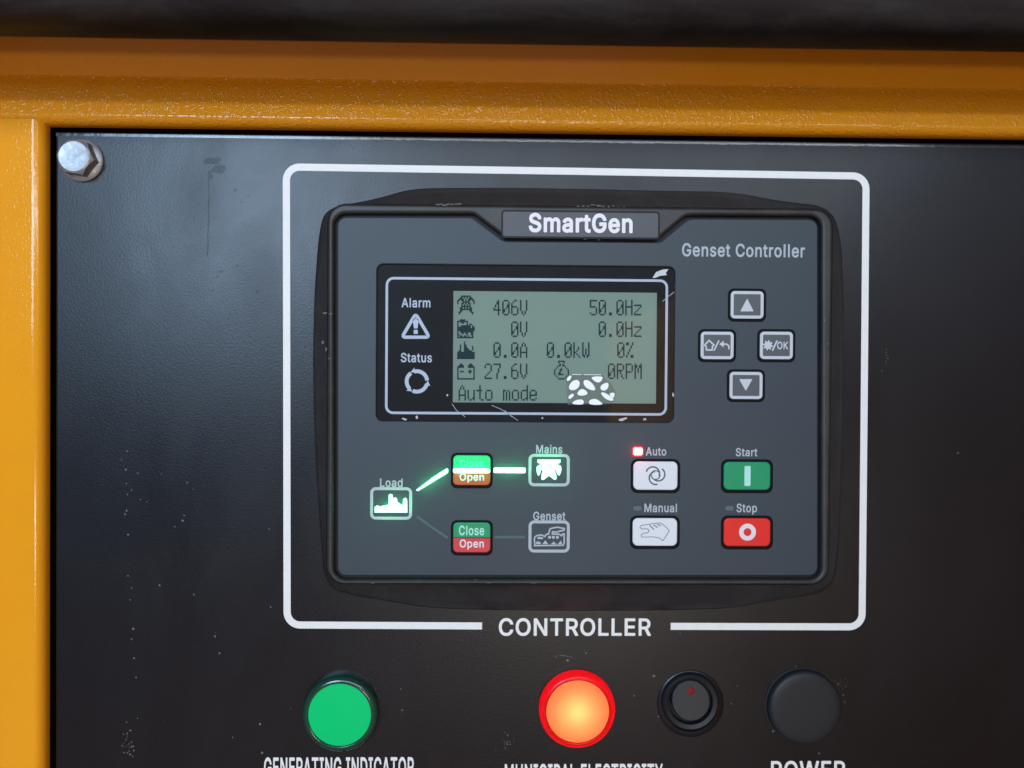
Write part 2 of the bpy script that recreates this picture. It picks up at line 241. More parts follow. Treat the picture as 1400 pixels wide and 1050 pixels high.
ORG = {}
def put(name, me, mat, parent=None, smooth=40, label=None):
    cs = [v.co for v in me.vertices]
    c = Vector([(min(v[i] for v in cs) + max(v[i] for v in cs)) / 2 for i in range(3)])
    for v in me.vertices: v.co -= c
    me.name = name
    me.materials.clear(); me.materials.append(mat)
    if smooth:
        for p in me.polygons: p.use_smooth = True
        me.set_sharp_from_angle(angle=math.radians(smooth))
    o = bpy.data.objects.new(name, me); COL.objects.link(o)
    if parent:
        o.parent = parent; o.location = c - ORG[parent.name]
    else:
        o.location = c
    ORG[o.name] = c
    if label: o['label'] = label
    return o
def thing(name, label, cat, loc, group=None):
    o = bpy.data.objects.new(name, None); COL.objects.link(o)
    o.empty_display_size = 0.01
    o.location = loc; ORG[o.name] = Vector(loc)
    o['label'] = label; o['category'] = cat
    if group: o['group'] = group
    return o

# ------------------------------------------------------------------ materials
def mat(name, base, rough=0.5, spec=0.5, metal=0.0, coat=0.0, bump=None, rnoise=None, cnoise=None, sparse=None, emit=None, es=0.0):
    M = bpy.data.materials.new(name); M.use_nodes = True
    nt = M.node_tree; b = nt.nodes['Principled BSDF']
    b.inputs['Base Color'].default_value = (*base, 1)
    b.inputs['Roughness'].default_value = rough
    b.inputs['Specular IOR Level'].default_value = spec
    b.inputs['Metallic'].default_value = metal
    b.inputs['Coat Weight'].default_value = coat
    b.inputs['Coat Roughness'].default_value = 0.08
    if emit:
        b.inputs['Emission Color'].default_value = (*emit, 1)
        b.inputs['Emission Strength'].default_value = es
    tc = nt.nodes.new('ShaderNodeTexCoord')
    def noise(sc, det=3, ro=0.55, dist=0.0, stretch=None):
        n = nt.nodes.new('ShaderNodeTexNoise')
        n.inputs['Scale'].default_value = sc; n.inputs['Detail'].default_value = det
        n.inputs['Roughness'].default_value = ro; n.inputs['Distortion'].default_value = dist
        if stretch:
            mp = nt.nodes.new('ShaderNodeMapping'); mp.inputs['Scale'].default_value = stretch
            nt.links.new(tc.outputs['Object'], mp.inputs['Vector']); nt.links.new(mp.outputs['Vector'], n.inputs['Vector'])
        else:
            nt.links.new(tc.outputs['Object'], n.inputs['Vector'])
        return n
    def rng(src, a, b_, c, d):
        r = nt.nodes.new('ShaderNodeMapRange')
        r.inputs['From Min'].default_value = a; r.inputs['From Max'].default_value = b_
        r.inputs['To Min'].default_value = c; r.inputs['To Max'].default_value = d
        nt.links.new(src, r.inputs['Value']); return r.outputs['Result']
    if bump:
        prev = None
        for sc, dist, det in bump:
            n = noise(sc, det)
            bp = nt.nodes.new('ShaderNodeBump'); bp.inputs['Strength'].default_value = 1.0
            bp.inputs['Distance'].default_value = dist
            nt.links.new(rng(n.outputs['Fac'], *sparse, 0, 1) if sparse else n.outputs['Fac'], bp.inputs['Height'])
            if prev: nt.links.new(prev.outputs['Normal'], bp.inputs['Normal'])
            prev = bp
        nt.links.new(prev.outputs['Normal'], b.inputs['Normal'])
        nt.links.new(prev.outputs['Normal'], b.inputs['Coat Normal'])
    if rnoise:
        sc, lo, hi, st = rnoise
        n = noise(sc, 5, 0.6, 0.6, st)
        nt.links.new(rng(n.outputs['Fac'], 0.32, 0.68, lo, hi), b.inputs['Roughness'])
    if cnoise:
        sc, other, amt, st = cnoise
        n = noise(sc, 6, 0.65, 0.4, st)
        mx = nt.nodes.new('ShaderNodeMix'); mx.data_type = 'RGBA'
        mx.inputs['A'].default_value = (*base, 1); mx.inputs['B'].default_value = (*other, 1)
        nt.links.new(rng(n.outputs['Fac'], 0.45, 0.8, 0, amt), mx.inputs['Factor'])
        nt.links.new(mx.outputs['Result'], b.inputs['Base Color'])
    return M
M_panel = mat('black_powder_coat', (0.004, 0.0045, 0.0075), 0.33, 0.37, bump=[(1250, 0.00004, 2)],
              rnoise=(20, 0.28, 0.37, (1, 1, 0.5)), cnoise=(28, (0.009, 0.009, 0.012), 0.5, (1, 1, 0.5)))
M_print = mat('white_screen_print', (0.86, 0.83, 0.79), 0.5, 0.4, cnoise=(300, (0.74, 0.72, 0.69), 0.5, None))
M_yellow = mat('yellow_gloss_paint', (0.88, 0.335, 0.012), 0.11, 0.4, bump=[(900, 0.00019, 1.5)], sparse=(0.50, 0.78),
               cnoise=(60, (0.80, 0.29, 0.012), 0.5, None))
M_post = mat('yellow_smooth_paint', (0.88, 0.345, 0.012), 0.11, 0.4, bump=[(900, 0.00002, 1.5)], sparse=(0.5, 0.75), cnoise=(60, (0.82, 0.30, 0.012), 0.4, None))
M_edge = mat('worn_glossy_edge', (0.012, 0.012, 0.015), 0.15, 0.5, bump=[(260, 0.00008, 2)])
M_bar = mat('black_rubber', (0.016, 0.010, 0.011), 0.6, 0.2, bump=[(150, 0.0004, 4)], cnoise=(45, (0.06, 0.055, 0.05), 0.7, (0.35, 1, 1.6)),
            rnoise=(40, 0.5, 0.75, (0.4, 1, 1)))
M_shade = mat('cabinet_shade', (0.02, 0.012, 0.008), 0.9, 0.1)
M_bezel = mat('black_bezel_plastic', (0.024, 0.022, 0.023), 0.46, 0.45, bump=[(1400, 0.00003, 2)], cnoise=(70, (0.05, 0.046, 0.044), 0.7, None))
M_groove = mat('black_groove_plastic', (0.006, 0.006, 0.008), 0.55, 0.3)
M_face = mat('slate_overlay_film', (0.032, 0.047, 0.060), 0.48, 0.4, bump=[(2200, 0.000012, 2)], cnoise=(25, (0.038, 0.053, 0.066), 0.6, None))
M_badge = mat('badge_plastic', (0.06, 0.065, 0.075), 0.4, 0.4)
M_badge_print = mat('badge_silver_print', (0.86, 0.8, 0.82), 0.4, 0.4, cnoise=(900, (0.70, 0.62, 0.66), 0.7, None))
M_facetext = mat('grey_overlay_print', (0.44, 0.475, 0.51), 0.5, 0.3)
M_line_off = mat('unlit_line_print', (0.075, 0.125, 0.12), 0.5, 0.3)
M_dispback = mat('display_black_film', (0.005, 0.006, 0.008), 0.4, 0.1, cnoise=(40, (0.016, 0.018, 0.022), 0.6, None))
M_lcd = mat('lcd_backlit_glass', (0.23, 0.292, 0.236), 0.6, 0.2, cnoise=(18, (0.195, 0.262, 0.212), 0.6, None), emit=(0.24, 0.33, 0.27), es=0.12)
M_lcdink = mat('lcd_dark_pixels', (0.022, 0.05, 0.055), 0.7, 0.1)
M_disp_print = mat('display_border_print', (0.62, 0.64, 0.72), 0.5, 0.3)
M_rim = mat('key_rim_black', (0.003, 0.004, 0.006), 0.6, 0.12)
M_inkfaint = mat('key_faint_lit_ink', (0.10, 0.6, 0.32), 0.5, 0.3, emit=(0.02, 1.0, 0.36), es=0.36)
M_keygrey = mat('key_dark_grey', (0.085, 0.095, 0.105), 0.45, 0.4)
M_keyedge = mat('key_silver_border', (0.56, 0.58, 0.62), 0.4, 0.4)
M_keywhite = mat('key_white', (0.74, 0.75, 0.77), 0.45, 0.4)
M_keygreen = mat('key_green', (0.003, 0.29, 0.115), 0.42, 0.4)
M_keyred = mat('key_red', (0.80, 0.018, 0.012), 0.42, 0.4)
M_keysoftred = mat('key_soft_red', (0.62, 0.045, 0.05), 0.42, 0.4)
M_keyorange = mat('key_orange_lit', (0.55, 0.085, 0.02), 0.42, 0.4)
M_inkdark = mat('key_dark_ink', (0.10, 0.11, 0.12), 0.5, 0.3)
M_inkgrey = mat('key_grey_ink', (0.2, 0.21, 0.22), 0.5, 0.3)
M_inkwhite = mat('key_pale_ink', (0.80, 0.72, 0.74), 0.5, 0.3)
M_inkmint = mat('key_mint_ink', (0.45, 0.80, 0.68), 0.5, 0.3)
M_led_green = mat('led_green_lit', (0.5, 0.9, 0.7), 0.5, 0.2, emit=(0.26, 1.0, 0.46), es=3.2)
M_key_lit = mat('key_green_lit', (0.0, 0.42, 0.14), 0.42, 0.4, emit=(0.0, 1.0, 0.27), es=0.34)
M_led_red = mat('led_red_lit', (0.9, 0.5, 0.5), 0.5, 0.2, emit=(1.0, 0.55, 0.53), es=1.9)
M_led_off = mat('led_unlit', (0.10, 0.14, 0.155), 0.5, 0.3)
M_zinc = mat('zinc_plated_steel', (0.40, 0.41, 0.43), 0.5, 0.5, metal=0.75, bump=[(700, 0.00008, 3)], rnoise=(300, 0.42, 0.6, None))
M_lensgreen = mat('green_lens_plastic', (0.0, 0.60, 0.165), 0.4, 0.15)
M_ringgreen = mat('green_lens_rim', (0.006, 0.045, 0.03), 0.15, 0.5, coat=0.4)
M_cap = mat('charcoal_cap_plastic', (0.014, 0.015, 0.019), 0.5, 0.38, bump=[(1500, 0.00002, 2)])
M_switch = mat('black_switch_plastic', (0.008, 0.0095, 0.013), 0.45, 0.42, bump=[(1200, 0.00002, 2)])
M_redmark = mat('red_paint_mark', (0.2, 0.01, 0.009), 0.6, 0.2)
M_dust = mat('pale_dust', (0.155, 0.15, 0.148), 0.9, 0.1)
M_film_glint = mat('film_crease_glint', (0.52, 0.54, 0.56), 0.15, 0.8)

def lens_mat(name, col, trans):
    M = bpy.data.materials.new(name); M.use_nodes = True; nt = M.node_tree
    nt.nodes.remove(nt.nodes['Principled BSDF']); out = nt.nodes['Material Output']
    t = nt.nodes.new('ShaderNodeBsdfTranslucent'); t.inputs['Color'].default_value = (*col, 1)
    p = nt.nodes.new('ShaderNodeBsdfPrincipled'); p.inputs['Base Color'].default_value = (*col, 1); p.inputs['Roughness'].default_value = 0.22
    mx = nt.nodes.new('ShaderNodeMixShader'); mx.inputs[0].default_value = trans
    nt.links.new(p.outputs[0], mx.inputs[1]); nt.links.new(t.outputs[0], mx.inputs[2]); nt.links.new(mx.outputs[0], out.inputs[0])
    return M
M_lensred = lens_mat('orange_lens_plastic', (1.0, 0.215, 0.065), 0.75)
M_ringred = lens_mat('red_lens_rim', (0.80, 0.006, 0.012), 0.52)

def glass_mat():
    M = bpy.data.materials.new('clear_cover_glass'); M.use_nodes = True; nt = M.node_tree
    nt.nodes.remove(nt.nodes['Principled BSDF']); out = nt.nodes['Material Output']
    t = nt.nodes.new('ShaderNodeBsdfTransparent'); t.inputs[0].default_value = (0.94, 0.96, 0.97, 1)
    g = nt.nodes.new('ShaderNodeBsdfGlossy'); g.inputs['Roughness'].default_value = 0.015
    f = nt.nodes.new('ShaderNodeFresnel'); f.inputs['IOR'].default_value = 1.7
    mx = nt.nodes.new('ShaderNodeMixShader')
    nt.links.new(f.outputs[0], mx.inputs[0]); nt.links.new(t.outputs[0], mx.inputs[1]); nt.links.new(g.outputs[0], mx.inputs[2])
    nt.links.new(mx.outputs[0], out.inputs[0])
    return M
M_glass = glass_mat()

# ------------------------------------------------------------------ setting: the dark inside of the cabinet, the unseen open yellow door
PX0 = pt(75, 500)[0]                       # panel's left edge
PZ1 = (pt(300, 185)[1] + pt(1200, 202)[1]) / 2 + 1.25 * mm   # panel's top edge
o = put('cabinet_shade_sheet', sheet([[(-0.42, -0.34), (0.42, -0.34), (0.42, 0.30), (-0.42, 0.30)]], -22), M_shade); o['kind'] = 'structure'  # dark sheet behind the gap, its colour stands for the shade inside
sw = raw([(0.315, -0.10, -0.6), (0.315, -2.1, -0.6), (0.315, -2.1, 0.165), (0.315, -0.10, 0.165),
          (0.335, -0.10, -0.6), (0.335, -2.1, -0.6), (0.335, -2.1, 0.165), (0.335, -0.10, 0.165)],
         [(0, 1, 2, 3), (5, 4, 7, 6), (3, 2, 6, 7), (1, 5, 6, 2), (4, 0, 3, 7), (4, 5, 1, 0)])
o = put('unseen_open_yellow_door', sw, M_yellow, smooth=0); o['kind'] = 'structure'  # open yellow door out of view, shows only in reflections

# ------------------------------------------------------------------ control panel
panel = thing('control_panel', 'black sheet-metal control panel recessed in the yellow frame, printed with white line and legends', 'control panel', (0.03, 0.0, -0.05))
C_green = pt(467, 973, 0); C_red = pt(789, 969.5, 0); C_sw = pt(944, 961, 0); C_pow = pt(1100, 967, 0)
holes = [circle(C_red, plen(43))[::-1]]
put('plate', plate([rrect((PX0, -0.31, 0.305, PZ1), 0.0012, 4)] + holes, -3.0, 0.0, 1.1, 4), M_panel, panel)
put('folded_edge', extr_x([(-0.004, PZ1 - 1.7 * mm), (0.004, PZ1 - 1.35 * mm), (0.035, PZ1 - 0.9 * mm), (0.075, PZ1 - 0.4 * mm), (0.04, PZ1 - 0.15 * mm), (-0.3, PZ1 + 0.1 * mm), (-1.6, PZ1 + 0.12 * mm)], PX0 + 0.4 * mm, 0.305, 2), M_edge, panel, 60)
# white outline: the printed line, interrupted at the bottom for the word
def corner(c, a0, r, n=7):
    out = []
    for i in range(n + 1):
        a = math.radians(a0 - 90 * i / n)
        out.append((c[0] + r * math.cos(a), c[1] - r * math.sin(a)))
    return out
r_ = 18
path = [(659, 855.8)]
path += [(392.5 + r_, 854.5)] + [(392.5 + r_ - r_ * math.sin(math.radians(9 * i)), 854.5 - r_ + r_ * math.cos(math.radians(9 * i))) for i in range(1, 11)]
path += [(392.0, 500)]
path += [(391.5 + r_ - r_ * math.cos(math.radians(9 * i)), 228.5 + r_ - r_ * math.sin(math.radians(9 * i))) for i in range(0, 11)]
path += [(790, 234.2)]
path += [(1184 - r_ + r_ * math.sin(math.radians(9 * i)), 240.5 + r_ - r_ * math.cos(math.radians(9 * i))) for i in range(0, 11)]
path += [(1181.5, 550)]
path += [(1178.7 - r_ + r_ * math.cos(math.radians(9 * i)), 857 - r_ + r_ * math.sin(math.radians(9 * i))) for i in range(0, 11)]
path += [(917, 856.3)]
put('printed_outline', strip([pxs(path, 0.08)], 2.8 * mm, 0.08), M_print, panel)
put('printed_legend', text('CONTROLLER', rect(682, 845, 890, 869.5, 0.08), 0.08), M_print, panel)
put('printed_legend', text('GENERATING INDICATOR', rect(361, 1035, 566, 1063, 0.08), 0.08), M_print, panel)
put('printed_legend', text('MUNICIPAL ELECTRICITY', rect(690, 1044, 906, 1071, 0.08), 0.08), M_print, panel)
put('printed_legend', text('POWER', rect(1054, 1040, 1156, 1065, 0.08), 0.08), M_print, panel)
# dust specks and chips in the coating
vs, fs = [], []
def fleck(u, v, r, n=6, st=1.0):
    k = len(vs); a0 = random.random() * 6
    for i in range(n):
        a = a0 + 2 * math.pi * i / n; rr = r * random.uniform(0.5, 1.1)
        x, z = pt(u + rr * math.cos(a), v + rr * st * math.sin(a), 0.05)
        vs.append((x, -0.05 * mm, z))
    fs.append(list(range(k, k + n)))
for u, v, r in [(174, 617, 1.6), (166, 628, 1.2), (172, 642, 1.6), (188, 647, 1.3), (173, 661, 1.4), (174, 676, 1.3), (180, 670, 1.2), (173, 698, 1.9), (171, 703, 1.6),
                (175, 731, 1.6), (175, 787, 1.2), (180, 804, 1.5), (178, 820, 1.2), (182, 860, 2.0), (180, 874, 1.6), (183, 900, 1.6), (186, 926, 1.3), (188, 982, 1.2),
                (239, 720, 1.7), (250, 712, 2.4), (252, 705, 1.4), (192, 683, 1.1), (201, 686, 1.0), (221, 648, 1.0), (256, 660, 1.2), (264, 669, 1.0), (300, 893, 1.4), (218, 800, 2.0),
                (265, 813, 1.3), (294, 870, 1.8), (368, 723, 1.3), (370, 830, 1.3), (355, 990, 2.2), (358, 1029, 2.2), (318, 1008, 1.2), (776, 903, 2.2), (801, 893, 2.0),
                (894, 924, 2.4), (900, 980, 1.5), (1008, 938, 0.9), (867, 951, 1.2), (1310, 619, 2.0), (1206, 507, 1.3), (490, 1041 - 30, 1), (550, 971, 1.4), (548, 942, 1.2), (1057, 1000, 1.8),
                (1000, 962, 1.6), (1146, 935, 1.4), (1153, 950, 1.4), (1155, 960, 1.2), (1120, 1030, 1.5), (1088, 911, 1.5), (930, 866, 1.3)]:
    fleck(u, v, r)
for i in range(30): fleck(174 + random.gauss(0, 5), 1020 + random.gauss(0, 12), random.uniform(0.5, 1.6))
for i in range(22): fleck(690 + random.gauss(0, 8), 1015 + random.gauss(0, 7), random.uniform(0.4, 1.1))
for i in range(10): fleck(758 + i * 2.6, 898 - 2 * math.sin(i * .4) + random.gauss(0, 0.6), random.uniform(0.8, 1.7), st=0.6)
for i in range(6): fleck(1211 + random.gauss(0, 1), 478 + i * 4, random.uniform(0.6, 1.4))
for i in range(12): fleck(1150 + random.gauss(0, 5), 938 + random.gauss(0, 8), random.uniform(0.4, 1.0))
for i in range(22): fleck(random.uniform(85, 1390), random.uniform(220, 1045), random.uniform(0.3, 0.75))
o = put('dust_specks', raw(vs, fs), M_dust, panel, smooth=0); o['kind'] = 'stuff'

# dark greasy run and spots wiped over the coating
M_stain = lens_mat('dark_grease_stain', (0.010, 0.010, 0.013), 0.0); nt_ = M_stain.node_tree
nt_.nodes['Principled BSDF'].inputs['Roughness'].default_value = 0.6
nt_.links.new(nt_.nodes.new('ShaderNodeBsdfTransparent').outputs[0], nt_.nodes['Mix Shader'].inputs[2]); nt_.nodes['Mix Shader'].inputs[0].default_value = 0.80
vs, fs = [], []
def stain(u, v, ru, rv, n=11):
    k = len(vs); a0 = random.random() * 6
    for i in range(n):
        a = a0 + 2 * math.pi * i / n; q = random.uniform(0.6, 1.1)
        x, z = pt(u + ru * q * math.cos(a), v + rv * q * math.sin(a), 0.03)
        vs.append((x, -0.03 * mm, z))
    fs.append(list(range(k, k + n)))
for u, v, a, b in [(283, 348, 2.4, 2.6), (290, 220, 15, 7), (300, 231, 13, 8), (287, 240, 5, 9), (301, 371, 4.5, 3), (297, 378, 2, 2), (324, 363, 4, 2), (322, 260, 2.5, 3),
                   (352, 399, 3, 2.6), (314, 430, 2.4, 2), (291, 397, 2.5, 2.2), (226, 361, 2, 1.8), (420, 347, 1.5, 1.2), (190, 371, 2, 2), (345, 300, 2, 1), (330, 276, 1.3, 2), (340, 268, 1, 2), (312, 436, 2, 1.2), (334, 468, 2, 1.2), (360, 440, 1.5, 1.2)]:
    stain(u, v, a * 0.9, b * 0.9, 16)
k = len(vs)
run = [(285, 246), (286, 262), (284.6, 280), (285.6, 300), (284, 322), (284.4, 336), (283, 347)]
for dx in (1, -1):
    for i, (u, v) in enumerate(run if dx > 0 else run[::-1]):
        x, z = pt(u + dx * random.uniform(0.5, 1.7), v, 0.035); vs.append((x, -0.035 * mm, z))
fs.append(list(range(k, k + 2 * len(run))))
for i in range(26): stain(random.gauss(310, 45), random.gauss(350, 70), random.uniform(.4, 1.1), random.uniform(.4, .9), 7)
o = put('grease_stain', raw(vs, fs), M_stain, panel, smooth=0); o['kind'] = 'stuff'

# ------------------------------------------------------------------ yellow frame
XL, XR = -0.36, 0.42
frame = thing('cabinet_frame', 'glossy orange-yellow painted steel frame with rounded inner edge along top and left of the panel', 'frame', (-0.25, 0, 0.1))
zA = pt(640, 164.5, 4.5)[1]          # where the rail's lower bend starts
zB = pt(640, 109, 5)[1]          # fold line
zC = pt(640, 46, 9.5)[1]          # top, below the black bar
prof = [(-1.2, zA - 3.0 * mm)]
for i in range(0, 9):
    a = math.radians(90 * i / 8)
    prof.append((4.5 * math.sin(a), zA + 0.4 * mm - 3.4 * mm * math.cos(a)))
zT = zA + 0.4 * mm
prof += [(4.48, zT + 0.25 * mm), (4.45, zT + 0.6 * mm), (4.35, zB - 1.2 * mm), (4.33, zB - 0.8 * mm), (4.5, zB - 0.2 * mm), (4.75, zB + 0.2 * mm), (4.95, zB + 0.5 * mm), (9.3, zC - 0.35 * mm), (9.5, zC), (16, zC + 16 * mm)]
kf = next(i for i, p in enumerate(prof) if p == (4.5, zB - 0.2 * mm))
put('top_rail', extr_x(prof[:kf + 1], XL, XR, 40), M_yellow, frame, 50)
put('rail_lip', extr_x(prof[kf:], XL, XR, 40), M_post, frame, 50)
xs_, xe_ = pt(44, 600, 4)[0], pt(66, 600, 0)[0]
zS = pt(30, 162, 4.5)[1]
pv = [(-1.2, xe_)]
for i in range(0, 9):
    a = math.radians(90 * i / 8)
    pv.append((4.3 * math.sin(a), xs_ + (xe_ - xs_) * math.cos(a)))
pv += [(4.3, xs_ - 0.25 * mm), (4.3, xs_ - 0.6 * mm), (4.3, XL)]
vs, fs = [], []
zz = [zS - 0.0 * mm - k * 0.02 for k in range(20)]
for z in zz:
    vs += [(x, -h * mm, z) for h, x in pv]
n = len(pv)
for k in range(len(zz) - 1):
    for i in range(n - 1):
        a = k * n + i; fs.append((a, a + n, a + n + 1, a + 1))
put('side_post', raw(vs, fs), M_post, frame, 50)

# ------------------------------------------------------------------ black bar across the top
zbar = pt(640, 50, 48)[1]
bar = []
rb = 20 * mm
for i in range(0, 25):
    a = math.radians(-180 + 200 * i / 24)
    ca, sa = math.cos(a), math.sin(a)
    k = 1 / (abs(ca) ** 3 + abs(sa) ** 3) ** (1 / 3)
    bar.append((48 + 15 * ca * k, zbar + rb + rb * sa * k))
bar = [(33, zbar + 0.09)] + bar[:-3] + [(63, zbar + 0.09)]
o = put('edge_seal', extr_x(bar, XL, XR, 2), M_bar, None, 50)
o['label'] = 'dark dusty rubber edge seal running blurred across the top above the yellow rail'; o['category'] = 'rubber seal'

# ------------------------------------------------------------------ bolt
cb = pt(112, 219.5, 0.5)
bolt = thing('flange_bolt', 'silver hexagonal flange bolt in the upper left corner of the black panel', 'bolt', (cb[0], 0, cb[1]))
rf = plen(28.5)
put('flange', lathe(cb, [(rf, 0), (rf, 0.9), (rf - 0.5 * mm, 1.4), (rf - 2.0 * mm, 2.0), (0.1 * mm, 2.2)], 64), M_zinc, bolt)
bm = bmesh.new()
af = 12.6 * mm; R = af / math.sqrt(3)
N = 96
rings = []
for kind, hh in (('hex', 1.6), ('hex', 5.0), ('ch', 6.2), ('top', 6.5), ('top2', 6.45)):
    ring = []
    for i in range(N):
        a = 2 * math.pi * i / N
        aa = ((a + math.radians(8)) % (math.pi / 3)) - math.pi / 6
        rh = af / 2 / math.cos(aa)
        h = hh
        if kind == 'hex': r = rh; h = hh if hh < 2 else 6.0 - 0.55 * (rh - af / 2) / (R - af / 2) * 2.0
        elif kind == 'ch': r = min(rh, af / 2 * 0.985)
        elif kind == 'top': r = af / 2 * 0.90
        else: r = af / 2 * 0.80
        ring.append(bm.verts.new((cb[0] + r * math.cos(a), -h * mm, cb[1] + r * math.sin(a))))
    rings.append(ring)
for r1, r2 in zip(rings, rings[1:]):
    for i in range(N):
        bm.faces.new((r1[i], r1[(i + 1) % N], r2[(i + 1) % N], r2[i]))
bm.faces.new(rings[-1])
me = bpy.data.meshes.new('h'); bm.to_mesh(me); bm.free()
hd = put('hex_head', me, M_zinc, bolt, 25)

# ------------------------------------------------------------------ the controller
HF, HR = 12.0, 13.6
cc = pt(790, 545, 0)
ctl = thing('genset_controller', 'black bezelled genset controller with slate face, lit screen and keys inside the white outline', 'controller', (cc[0], 0, cc[1]))
sil = [(446, 293), (452, 288), (462, 284), (485, 279), (515, 273), (535, 266), (550, 260.5), (575, 257.5), (620, 257), (700, 257), (800, 258.5), (900, 261), (980, 262), (1010, 264),
       (1032, 268), (1055, 274), (1085, 278), (1112, 281), (1127, 287), (1137, 297), (1144, 312), (1149, 335), (1152, 400), (1153, 480), (1152, 560), (1150, 640), (1147, 720), (1144, 760),
       (1140, 785), (1132, 800), (1118, 811), (1095, 817), (1060, 819.5), (1042, 823), (1022, 828), (990, 832), (930, 834), (800, 835), (680, 834), (610, 832), (570, 829), (540, 823), (510, 818), (480, 814.5),
       (462, 809), (450, 798), (443, 778), (438, 720), (432, 640), (429, 560), (428, 480), (430, 400), (435, 330), (439, 305)]
A = pxs(sil, 1.0)
Bb = rect(446.5, 281.5, 1137, 799.5, HR)
Bl = rrect(Bb, plen(24), 24)
def ray_hit(loop, c, a):
    d = (math.cos(a), math.sin(a)); best = 0
    n = len(loop)
    for i in range(n):
        p, q = loop[i], loop[(i + 1) % n]
        ex, ey = q[0] - p[0], q[1] - p[1]
        den = d[0] * ey - d[1] * ex
        if abs(den) < 1e-15: continue
        t = ((p[0] - c[0]) * ey - (p[1] - c[1]) * ex) / den
        s = ((p[0] - c[0]) * d[1] - (p[1] - c[1]) * d[0]) / den
        if t > 0 and -1e-6 <= s <= 1 + 1e-6: best = max(best, t)
    return (c[0] + best * d[0], c[1] + best * d[1])
cmid = ((Bb[0] + Bb[2]) / 2, (Bb[1] + Bb[3]) / 2)
angs = sorted({round(math.atan2(p[1] - cmid[1], p[0] - cmid[0]), 4) for p in Bl} | {round(2 * math.pi * i / 220 - math.pi, 4) for i in range(220)})
LA = [ray_hit(A, cmid, a) for a in angs]
# smooth the outer silhouette a little
for it in range(3):
    LA = [((LA[i - 1][0] + 2 * LA[i][0] + LA[(i + 1) % len(LA)][0]) / 4, (LA[i - 1][1] + 2 * LA[i][1] + LA[(i + 1) % len(LA)][1]) / 4) for i in range(len(LA))]
Bo = rrect(grow(Bb, 0.0), plen(24), 24)
LB = [ray_hit(Bo, cmid, a) for a in angs]
lerp = lambda p, q, t: (p[0] + (q[0] - p[0]) * t, p[1] + (q[1] - p[1]) * t)
levels = [(0.0, -0.5), (0.0, 1.2), (0.10, 4.0), (0.42, 7.0), (0.80, 9.6), (0.96, 11.4), (1.0, 12.9)]
vs, fs = [], []
for t, h in levels:
    vs += [(p[0], -h * mm, p[1]) for p in (lerp(a, b, t) for a, b in zip(LA, LB))]
n = len(angs)
for j in range(len(levels) - 1):
    for i in range(n):
        a = j * n + i; b = j * n + (i + 1) % n
        fs.append((a, b, b + n, a + n))
skirt = raw(vs, fs)
# rim ring, opening follows the face with its notch for the badge
inner = [(646, 289.5), (650, 290.5), (683, 321), (691, 324.5), (899, 326.5), (907, 323), (935, 293.5), (941, 291.5)]
def notch(off, h):
    """outline of the face window grown by off px"""
    L, T, Rr, Bt = 461.5 - off, 297 - off, 1118 + off, 787 + off
    T2 = 300 - off
    r = 12 + off * 0.7
    out = []
    out += [(L + r - r * math.sin(math.radians(15 * i)), Bt - r + r * math.cos(math.radians(15 * i))) for i in range(7)]
    out += [(L + r - r * math.cos(math.radians(15 * i)), T + r - r * math.sin(math.radians(15 * i))) for i in range(7)]
    k = off * 0.45
    out += [(640 + k, T + 0.3), (646 + k, T + 1.2), (651 + k, T + 5), (681 + k, 324.5 - off), (686 + k, 328 - off), (692 + k, 330 - off),
            (899 - k, 331.5 - off), (905 - k, 330 - off), (909 - k, 326.5 - off), (936 - k, T2 + 4.0), (941 - k, T2 + 0.6), (948 - k, T2 - 0.7)]
    out += [(Rr - r + r * math.sin(math.radians(15 * i)), T2 + r - r * math.cos(math.radians(15 * i))) for i in range(7)]
    out += [(Rr - r + r * math.cos(math.radians(15 * i)), Bt - r + r * math.sin(math.radians(15 * i))) for i in range(7)]
    return pxs(out, h)
ring = plate([Bl, notch(5.5, HR)[::-1]], 9.0, HR, 1.3, 5)
bez = put('bezel', join(skirt, ring), M_bezel, ctl, 38)
put('groove', plate([rrect(grow(Bb, -1.0 * mm), plen(22))], 7.5, 10.6, 0.0), M_groove, ctl)

# display opening
Db = rect(514.5, 362.5, 922.5, 577, HF)
face = put('faceplate', plate([notch(0, HF), rrect(Db, plen(9))[::-1]], 10.4, HF, 0.35), M_face, ctl)
disp = put('display', sheet([rrect(grow(Db, 0.3 * mm), plen(9))], 10.72), M_dispback, ctl)
HD = 10.75
lx0, lz0, lx1, lz1 = rect(619.5, 399, 897.5, 551, HD + 0.1)
put('lcd_screen', sheet([[(lx0, lz0), (lx1, lz0), (lx1, lz1), (lx0, lz1)]], HD + 0.06), M_lcd, disp, 0)
put('display_border', strip([rrect(rect(528.5, 382, 911, 565.5, HD + 0.1), plen(9))], plen(3.3), HD + 0.1, closed=True), M_disp_print, disp, 0)
put('printed_word', text('Alarm', rect(549, 407.5, 588.5, 420.5, HD + .1), HD + 0.1), M_disp_print, disp, 0)
put('printed_word', text('Status', rect(548, 482.5, 590.5, 495.5, HD + .1), HD + 0.1), M_disp_print, disp, 0)
def round_path(pts, r, closed=True, n=5):
    out = []
    N_ = len(pts)
    for i in range(N_):
        p = Vector(pts[i]); a = (Vector(pts[i - 1]) - p).normalized(); b = (Vector(pts[(i + 1) % N_]) - p).normalized()
        half = a.angle(b) / 2; d = r / math.tan(half)
        p1, p2 = p + a * d, p + b * d
        for k in range(n + 1):
            t = k / n
            q = p1 * (1 - t) ** 2 + p * 2 * t * (1 - t) + p2 * t * t
            out.append((q.x, q.y))
    return out
H1 = HD + 0.1
tri = strip([pxs(round_path([(568.3, 429), (549.5, 461), (587, 461)], 3), H1)], plen(4.3), H1, closed=True)
